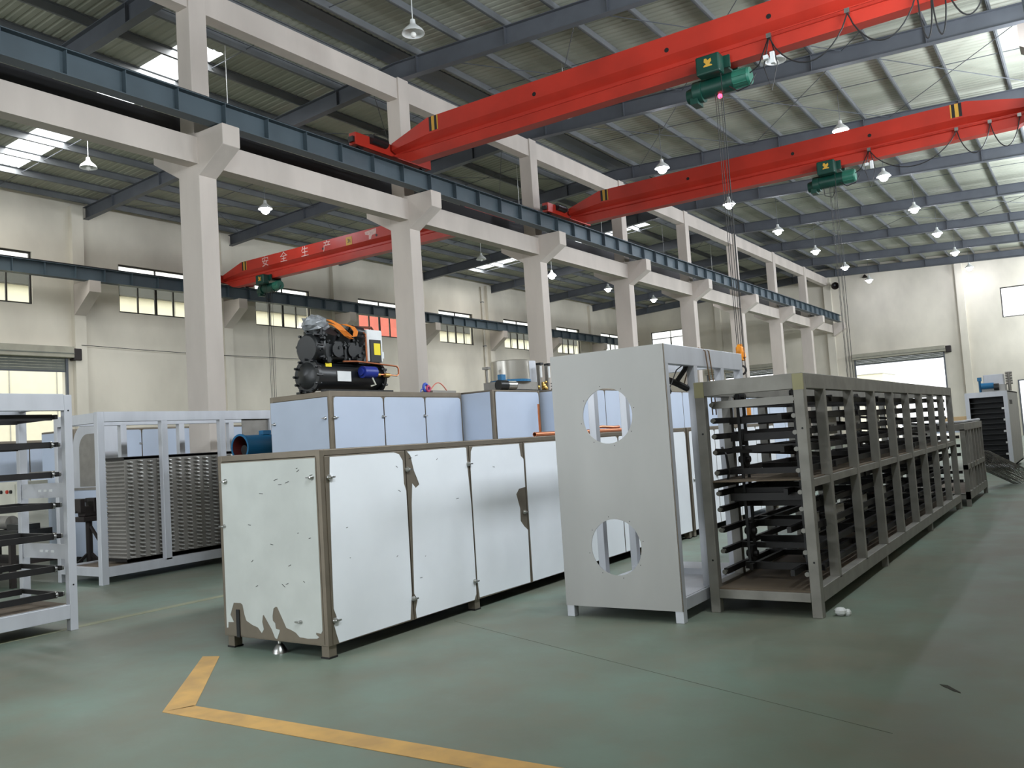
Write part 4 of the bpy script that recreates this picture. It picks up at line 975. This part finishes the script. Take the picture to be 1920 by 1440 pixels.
# blue duct fan on a plinth behind the near cabinet
pn = thing('steel_plinth', (-10.4, 8.6, 0), 'steel plinth under the blue duct fan', 'plinth')
build(MB().box(-10.75, -10.05, 8.1, 9.2, 1.5, 1.56), 'top_plate', M_GALV, parent=pn)
for x in (-10.72, -10.13):
    for y in (8.13, 9.12): build(B(x, x+.05, y, y+.05, 0, 1.5), 'leg', M_ALU, parent=pn)
fa = thing('duct_fan', (-10.4, 8.6, 1.56), 'blue tubular duct fan with dark red inside', 'fan')
fc = (-10.4, 8.2, 1.76)
build(MB().lathe([(.2,0),(.2,.03),(.18,.04),(.18,.72),(.2,.73),(.2,.76),(.17,.76),(.17,.0),(.2,0)], fc, 24, 'y'), 'housing', M_FANB, parent=fa, smooth=True)
build(MB().lathe([(.169,.01),(.169,.7)], fc, 24, 'y'), 'inner_lining', M_FANR, parent=fa, smooth=True)
build(MB().cyl((-10.4, 8.28, 1.72), (-10.4, 8.6, 1.72), .075, n=14), 'motor', M_BLKM, parent=fa, smooth=True)
for i in range(6):
    a = i*PI/3; build(MB().bar((-10.4+.07*math.cos(a), 8.65, 1.76+.07*math.sin(a)), (-10.4+.16*math.cos(a), 8.68, 1.76+.16*math.sin(a)), .09, .008, (0,1,.4)), 'blade', M_BLKM, parent=fa)
build(MB().box(-10.55, -10.25, 8.25, 8.31, 1.56, 1.60).box(-10.55, -10.25, 8.8, 8.86, 1.56, 1.60), 'foot', M_FANB, parent=fa)
build(MB().box(-10.45, -10.35, 8.6, 8.75, 1.94, 2.0), 'terminal_box', M_FANB, parent=fa)

# ------------------------------------------------------------------ machines on top of the chambers
ZC = 2.402
cu = thing('compressor_unit', (-8.75, 8.75, ZC), 'black compressor unit with white control box and copper pipes on the chamber', 'compressor')
X = -8.75
build(MB().box(X-.28, X-.2, 8.1, 9.45, ZC, ZC+.05).box(X+.2, X+.28, 8.1, 9.45, ZC, ZC+.05), 'skid', M_BLKM, parent=cu)
ve = build(MB().lathe([(.001,-.06),(.1,-.05),(.17,-.02),(.2,.0),(.2,1.28),(.16,1.34),(.001,1.37)], (X, 8.06, ZC+.25), 20, 'y'), 'receiver_vessel', M_BLKM, parent=cu, smooth=True)
build(MB().cyl((X, 8.05, ZC+.25), (X, 8.10, ZC+.25), .24, n=20), 'flange', M_BLKM, parent=ve, smooth=True)
bolt = MB().cyl((0,-.03,0), (0,.08,0), .018, n=6).mesh('bolt', M_BLKM)
for i in range(12): place(bolt, 'bolt', ve, (X+.222*math.cos(i*PI/6), 8.04, ZC+.25+.222*math.sin(i*PI/6)))
build(MB().cyl((X, 9.33, ZC+.25), (X, 9.38, ZC+.25), .24, n=20), 'flange', M_BLKM, parent=ve, smooth=True)
for i in range(12): place(bolt, 'bolt', ve, (X+.222*math.cos(i*PI/6), 9.34, ZC+.25+.222*math.sin(i*PI/6)))
build(B(X+.195, X+.203, 8.42, 8.68, ZC+.17, ZC+.31), 'name_plate', M_WBOX, parent=ve)
build(B(X+.15, X+.16, 8.25, 8.36, ZC+.36, ZC+.42), 'yellow_tag', M_YSTK, parent=ve)
cb_ = build(MB().box(X-.2, X+.2, 8.2, 8.98, ZC+.47, ZC+.74).cyl((X, 8.06, ZC+.62), (X, 8.25, ZC+.62), .21, .19, n=18).cyl((X, 8.95, ZC+.60), (X, 9.08, ZC+.60), .2, .16, n=18), 'crankcase', M_BLKM, parent=cu, bevel=.03, smooth=True)
build(MB().box(X-.19, X+.19, 8.3, 8.36, ZC+.45, ZC+.78).box(X-.21, X+.215, 8.56, 8.62, ZC+.45, ZC+.78).box(X-.21, X+.215, 8.8, 8.86, ZC+.45, ZC+.78), 'casting_ribs', M_BLKM, parent=cb_, bevel=.015)
for y in (8.3, 8.58, 8.86):
    build(MB().cyl((X-.02, y, ZC+.70), (X-.14, y, ZC+.90), .14, .12, n=14), 'cylinder_head', M_BLKM, parent=cb_, smooth=True)
    build(MB().cyl((X+.04, y+.03, ZC+.68), (X+.17, y+.03, ZC+.86), .145, .125, n=14), 'cylinder_head', M_BLKM, parent=cb_, smooth=True)
build(MB().box(X-.08, X+.1, 8.2, 9.0, ZC+.72, ZC+.93), 'valve_block', M_BLKM, parent=cb_, bevel=.04)
build(MB().cyl((X+.12, 8.78, ZC+.9), (X+.12, 9.0, ZC+.88), .085, n=14), 'terminal_housing', M_BLKM, parent=cb_, smooth=True)
build(MB().cyl((X+.19, 8.42, ZC+.60), (X+.235, 8.42, ZC+.60), .1, n=16).cyl((X+.19, 8.71, ZC+.60), (X+.235, 8.71, ZC+.60), .09, n=16), 'side_cover', M_BLKM, parent=cb_, smooth=True)
random.seed(21); mb = MB()
for i in range(46):
    y, z = random.uniform(8.12, 9.02), random.uniform(ZC+.46, ZC+.82); r = random.uniform(.012,.03)
    mb.cyl((X+.17, y, z), (X+.2+random.uniform(.01,.05), y+random.uniform(-.02,.02), z), r, r*.8, n=7)
for i in range(30):
    x, y = random.uniform(X-.15, X+.15), random.uniform(8.2, 9.0); mb.cyl((x, y, ZC+.8), (x, y, ZC+random.uniform(.9,1.0)), .022, .016, n=7)
tag(build(mb, 'bolts_and_bosses', M_BLKM, parent=cb_), kind='stuff')
for i in range(8): place(bolt, 'bolt', cb_, (X+.2*math.cos(i*PI/4), 8.10, ZC+.66+.2*math.sin(i*PI/4)))
for y in (8.25, 8.85): build(B(X-.2, X+.2, y, y+.07, ZC+.43, ZC+.5), 'mount_rail', M_BLKM, parent=cu)
wb_ = build(B(X-.12, X+.22, 9.02, 9.34, ZC+.46, ZC+.93), 'control_box', M_WBOX, parent=cu, bevel=.02)
bp_ = build(B(X+.22, X+.24, 9.06, 9.28, ZC+.46, ZC+.78), 'black_panel', M_BLACK, parent=wb_)
build(B(X+.24, X+.243, 9.13, 9.26, ZC+.56, ZC+.73), 'yellow_sticker', M_YSTK, parent=bp_)
build(B(X+.1, X+.2, 9.34, 9.38, ZC+.52, ZC+.62), 'relay', M_WBOX, parent=wb_)
build(MB().tube([(X+.24, 8.5, ZC+.44), (X+.25, 8.75, ZC+.45), (X+.25, 9.4, ZC+.42), (X+.25, 9.58, ZC+.41), (X+.25, 9.62, ZC+.38), (X+.25, 9.62, ZC+.30), (X+.25, 9.58, ZC+.27), (X+.25, 9.1, ZC+.28)], .012, 8), 'copper_pipe', M_COP, parent=cu, smooth=True)
build(MB().tube([(X+.02, 8.9, ZC+.98), (X+.05, 9.3, ZC+.99), (X+.06, 9.33, ZC+.94)], .018, 8), 'suction_pipe', mat('dark_copper', (110,66,50), .5, metal=.5), parent=cu, smooth=True)
build(MB().tube([(X+.23, 8.98, ZC+.45), (X+.23, 8.98, ZC+.85), (X+.15, 8.96, ZC+.92)], .014, 8), 'copper_pipe', M_COP, parent=cu, smooth=True)
build(MB().cyl((X+.27, 8.83, ZC+.30), (X+.27, 9.08, ZC+.30), .085, n=16).cyl((X+.27, 8.8, ZC+.30), (X+.27, 9.1, ZC+.30), .05, n=12), 'filter_drier', M_BLUE, parent=cu, smooth=True)
build(MB().tube([(X+.3, 9.0, ZC+.22), (X+.33, 9.03, ZC+.12), (X+.3, 8.96, ZC+.1)], .012, 6), 'small_hose', M_PANELC, parent=cu)
build(MB().cyl((X+.26, 9.3, ZC+.27), (X+.26, 9.4, ZC+.27), .03, n=10).cyl((X+.26, 9.15, ZC+.27), (X+.26, 9.2, ZC+.27), .025, n=10), 'brass_valve', mat('brass', (206,170,96), .4, metal=.7), parent=cu, smooth=True)
sl = thing('lifting_sling', (X, 8.55, ZC+.95), 'orange lifting sling draped over the compressor', 'sling')
def band(pts, w, name, m, par):
    vs = []; 
    for p in pts: vs += [(p[0]-w/2*.6, p[1]-w/2, p[2]), (p[0]+w/2*.6, p[1]+w/2, p[2])]
    n = len(pts); fs = [(2*i, 2*i+1, 2*i+3, 2*i+2) for i in range(n-1)]
    o = build(MB().add(vs, fs), name, m, parent=par); s = o.modifiers.new('thick', 'SOLIDIFY'); s.thickness = .008
    return o
band([(X+.02,8.30,ZC+1.03),(X+.13,8.38,ZC+1.02),(X+.22,8.46,ZC+.95),(X+.27,8.53,ZC+.86),(X+.285,8.62,ZC+.79),(X+.285,8.71,ZC+.80),(X+.27,8.75,ZC+.87),(X+.22,8.74,ZC+.94),(X+.12,8.68,ZC+.99),(X+.0,8.62,ZC+.99)], .055, 'sling_band', M_ORG, sl)
band([(X+.06,8.33,ZC+1.0),(X+.2,8.4,ZC+.95),(X+.27,8.46,ZC+.87),(X+.28,8.55,ZC+.79),(X+.285,8.64,ZC+.755)], .05, 'sling_band', M_ORG, sl)
pw = thing('plastic_wrap', (X, 8.25, ZC+.9), 'crumpled grey plastic wrap on top of the compressor', 'plastic wrap')
random.seed(5); mb = MB().ball((X+.03, 8.2, ZC+.95), .17, 14, 10, (1.0, 1.15, .75))
mb.v = [(p[0]+random.uniform(-.022,.022), p[1]+random.uniform(-.022,.022), p[2]+random.uniform(-.025,.025)) for p in mb.v]
build(mb, 'wrap_folds', M_PLAST, parent=pw)

# pneumatic unit on the second chamber
pu = thing('pneumatic_unit', (-8.3, 12.4, ZC), 'stainless drum unit with white air cylinders on the blue chambers', 'machine')
build(MB().box(-8.6, -8.0, 11.6, 13.2, ZC, ZC+.06), 'base_plate', M_BLKM, parent=pu)
build(B(-8.5, -8.05, 11.75, 12.75, ZC+.06, ZC+.2), 'frame', M_GALV, parent=pu)
build(MB().lathe([(.001,.2),(.34,.2),(.34,.56),(.33,.57),(.001,.57)], (-8.32, 12.3, ZC), 28), 'drum', mat('polished_drum', (190,186,178), .28, metal=.85), parent=pu, smooth=True)
build(MB().lathe([(.345,.2),(.355,.2),(.355,.24),(.345,.24)], (-8.32, 12.3, ZC), 28), 'blue_band', M_FANB, parent=pu)
build(MB().cyl((-8.02, 11.72, ZC+.12), (-7.98, 11.92, ZC+.12), .075, n=14), 'motor', M_CHROME, parent=pu, smooth=True)
build(MB().cyl((-8.06, 11.55, ZC+.12), (-8.02, 11.72, ZC+.12), .09, n=14), 'motor_end', M_BLKM, parent=pu, smooth=True)
build(MB().box(-8.1, -8.02, 11.6, 11.72, ZC+.2, ZC+.3), 'connector', M_FANB, parent=pu)
for y in (12.85, 13.12):
    c_ = build(MB().cyl((-8.05, y, ZC+.28), (-8.05, y, ZC+.5), .035, n=12), 'air_cylinder', M_WBOX, parent=pu, smooth=True)
    build(MB().box(-8.1, -8.0, y-.05, y+.05, ZC+.5, ZC+.54), 'cylinder_cap', M_BLACK, parent=c_)
    build(MB().cyl((-8.05, y, ZC+.06), (-8.05, y, ZC+.28), .012, n=8), 'piston_rod', M_CHROME, parent=c_)
    build(MB().box(-8.08, -8.02, y-.07, y-.045, ZC+.06, ZC+.5), 'bracket', M_GALV, parent=pu)
build(MB().cyl((-8.4, 11.72, ZC+.2), (-8.4, 11.72, ZC+.44), .02, n=8).box(-8.46, -8.34, 11.68, 11.76, ZC+.42, ZC+.46), 'tension_rod', M_GALV, parent=pu)
build(MB().lathe([(.001,.62),(.13,.6),(.14,.3),(.14,.06)], (-8.35, 12.95, ZC), 18), 'steel_tank', M_ALU, parent=pu, smooth=True)
mb = MB(); random.seed(8)
for i in range(18): mb.ball((-8.05+random.uniform(-.05,.05), 12.75+random.uniform(0,.35), ZC+.1+random.uniform(-.03,.12)), random.uniform(.02,.04), 6, 4)
build(mb, 'brass_fittings', MATS['brass'], parent=pu)
for i in range(3): build(MB().cyl((-8.05, 13.2, ZC+.08+i*.05), (-8.05, 13.32, ZC+.08+i*.05), .012, n=6), 'hose_stub', M_BLACK, parent=pu)

# small hose reel with plate
hr = thing('hose_set', (-8.35, 10.25, ZC), 'small blue and red hose coil with an orange hose arc on the chamber', 'hose')
build(MB().tube([(-8.3, 9.98+.045*math.cos(a), ZC+.082+.055*math.sin(a)) for a in [i*PI/8 for i in range(16)]], .022, 8, closed=True), 'blue_coil', M_HOSEB, parent=hr, smooth=True)
build(MB().tube([(-8.27, 10.01+.035*math.cos(a), ZC+.062+.04*math.sin(a)) for a in [i*PI/8 for i in range(16)]], .018, 8, closed=True), 'red_coil', mat('pink_hose', (196,70,110), .5), parent=hr, smooth=True)
build(MB().tube([(-8.3, 10.08+.42*i/12, ZC+.03+.13*math.sin(PI*i/12)) for i in range(13)], .008, 6), 'orange_hose', M_PINK, parent=hr, smooth=True)
build(MB().tube([(-8.3, 9.95, ZC+.08), (-8.3, 9.88, ZC+.05), (-8.3, 9.86, ZC+.01)], .008, 6), 'blue_tail', M_HOSEB, parent=hr)
build(B(-8.45, -8.22, 10.05, 10.62, ZC, ZC+.035), 'flat_plate', M_GALV, parent=hr)

# copper pipes on the second cabinet
ZB = 1.632
c_ = build(MB().lathe([(.028,0),(.028,2.9),(.023,2.9),(.023,0),(.028,0)], (-5.62, 8.75, ZB+.028), 14, 'y'), 'copper_pipe', M_COP, smooth=True, loc=(-5.62, 8.75, ZB))
tag(c_, 'thick copper pipe lying along the cabinet top with its open end towards the camera', 'pipe', 'copper pipes on the cabinet')
c2 = build(MB().tube([(-5.78, 9.0, ZB+.014), (-5.75, 11.0, ZB+.014), (-5.74, 12.0, ZB+.014)], .013, 8), 'copper_pipe', M_COP, smooth=True, loc=(-5.76, 9, ZB))
tag(c2, 'thin copper pipe lying behind the thick one on the cabinet top', 'pipe', 'copper pipes on the cabinet')
c3 = build(MB().tube([(-5.95, 9.5, ZB+.015), (-5.95, 9.43, ZB+.015), (-5.95, 9.40, ZB+.05), (-5.95, 9.40, ZB+.42)], .015, 8), 'copper_pipe', M_COP, smooth=True, loc=(-5.95, 9.45, ZB))
tag(c3, 'bent copper pipe standing upright on the cabinet top', 'pipe', 'copper pipes on the cabinet')
c4 = build(MB().tube([(-5.7, 10.3, ZB+.075), (-5.68, 10.6, ZB+.085), (-5.66, 10.9, ZB+.07), (-5.68, 11.1, ZB+.075)], .018, 8), 'copper_pipe', M_COP, smooth=True, loc=(-5.68, 10.7, ZB+.06))
tag(c4, 'short curved copper pipe resting on the other copper pipes', 'pipe', 'copper pipes on the cabinet')

# wall services
dp = thing('downpipe', (-28.1, 39.2, 0), 'pale plastic downpipe on the left wall between two windows', 'pipe')
build(MB().cyl((-28.10, 39.2, 0), (-28.10, 39.2, 10.4), .06, n=10), 'pipe_run', M_PVC, parent=dp, smooth=True)
for z in (2, 4.5, 7, 9.5): build(B(-28.19, -28.03, 39.12, 39.28, z, z+.04), 'pipe_clip', M_STEEL, parent=dp)
wi = build(MB().tube([(-27.98, 15.8, 5.75), (-27.96, 18, 5.70), (-27.97, 21, 5.66), (-27.96, 24, 5.68), (-27.98, 27, 5.7)], .012, 5), 'wall_wire', M_CABLE, loc=(-28.0, 21, 5.7))
tag(wi, 'thin dark wire strung along the left wall from the shutter motor', 'wire')
sp_ = thing('wall_speaker', (-13.2, YE-.3, 10.2), 'small dark horn speaker high in the corner of the far wall', 'speaker')
build(MB().cyl((-13.2, YE-.25, 10.25), (-13.1, YE-.6, 10.15), .06, .24, n=14, cap=False), 'horn', M_VICE, parent=sp_, smooth=True)
build(MB().box(-13.25, -13.15, YE-.27, YE, 10.2, 10.3), 'bracket', M_STEEL, parent=sp_)
wl2 = thing('wall_lamp', (-11.35, YE-.2, 10.55), 'small unlit lamp on the far wall under the last girder', 'lamp')
build(MB().lathe([(.02,.2),(.05,.18),(.18,.0),(.17,.0),(.04,.16)], (-11.35, YE-.22, 10.45), 14), 'shade', M_VICE, parent=wl2, smooth=True)
build(MB().cyl((-11.35, YE-.22, 10.63), (-11.35, YE, 10.63), .015, n=6), 'arm', M_STEEL, parent=wl2)
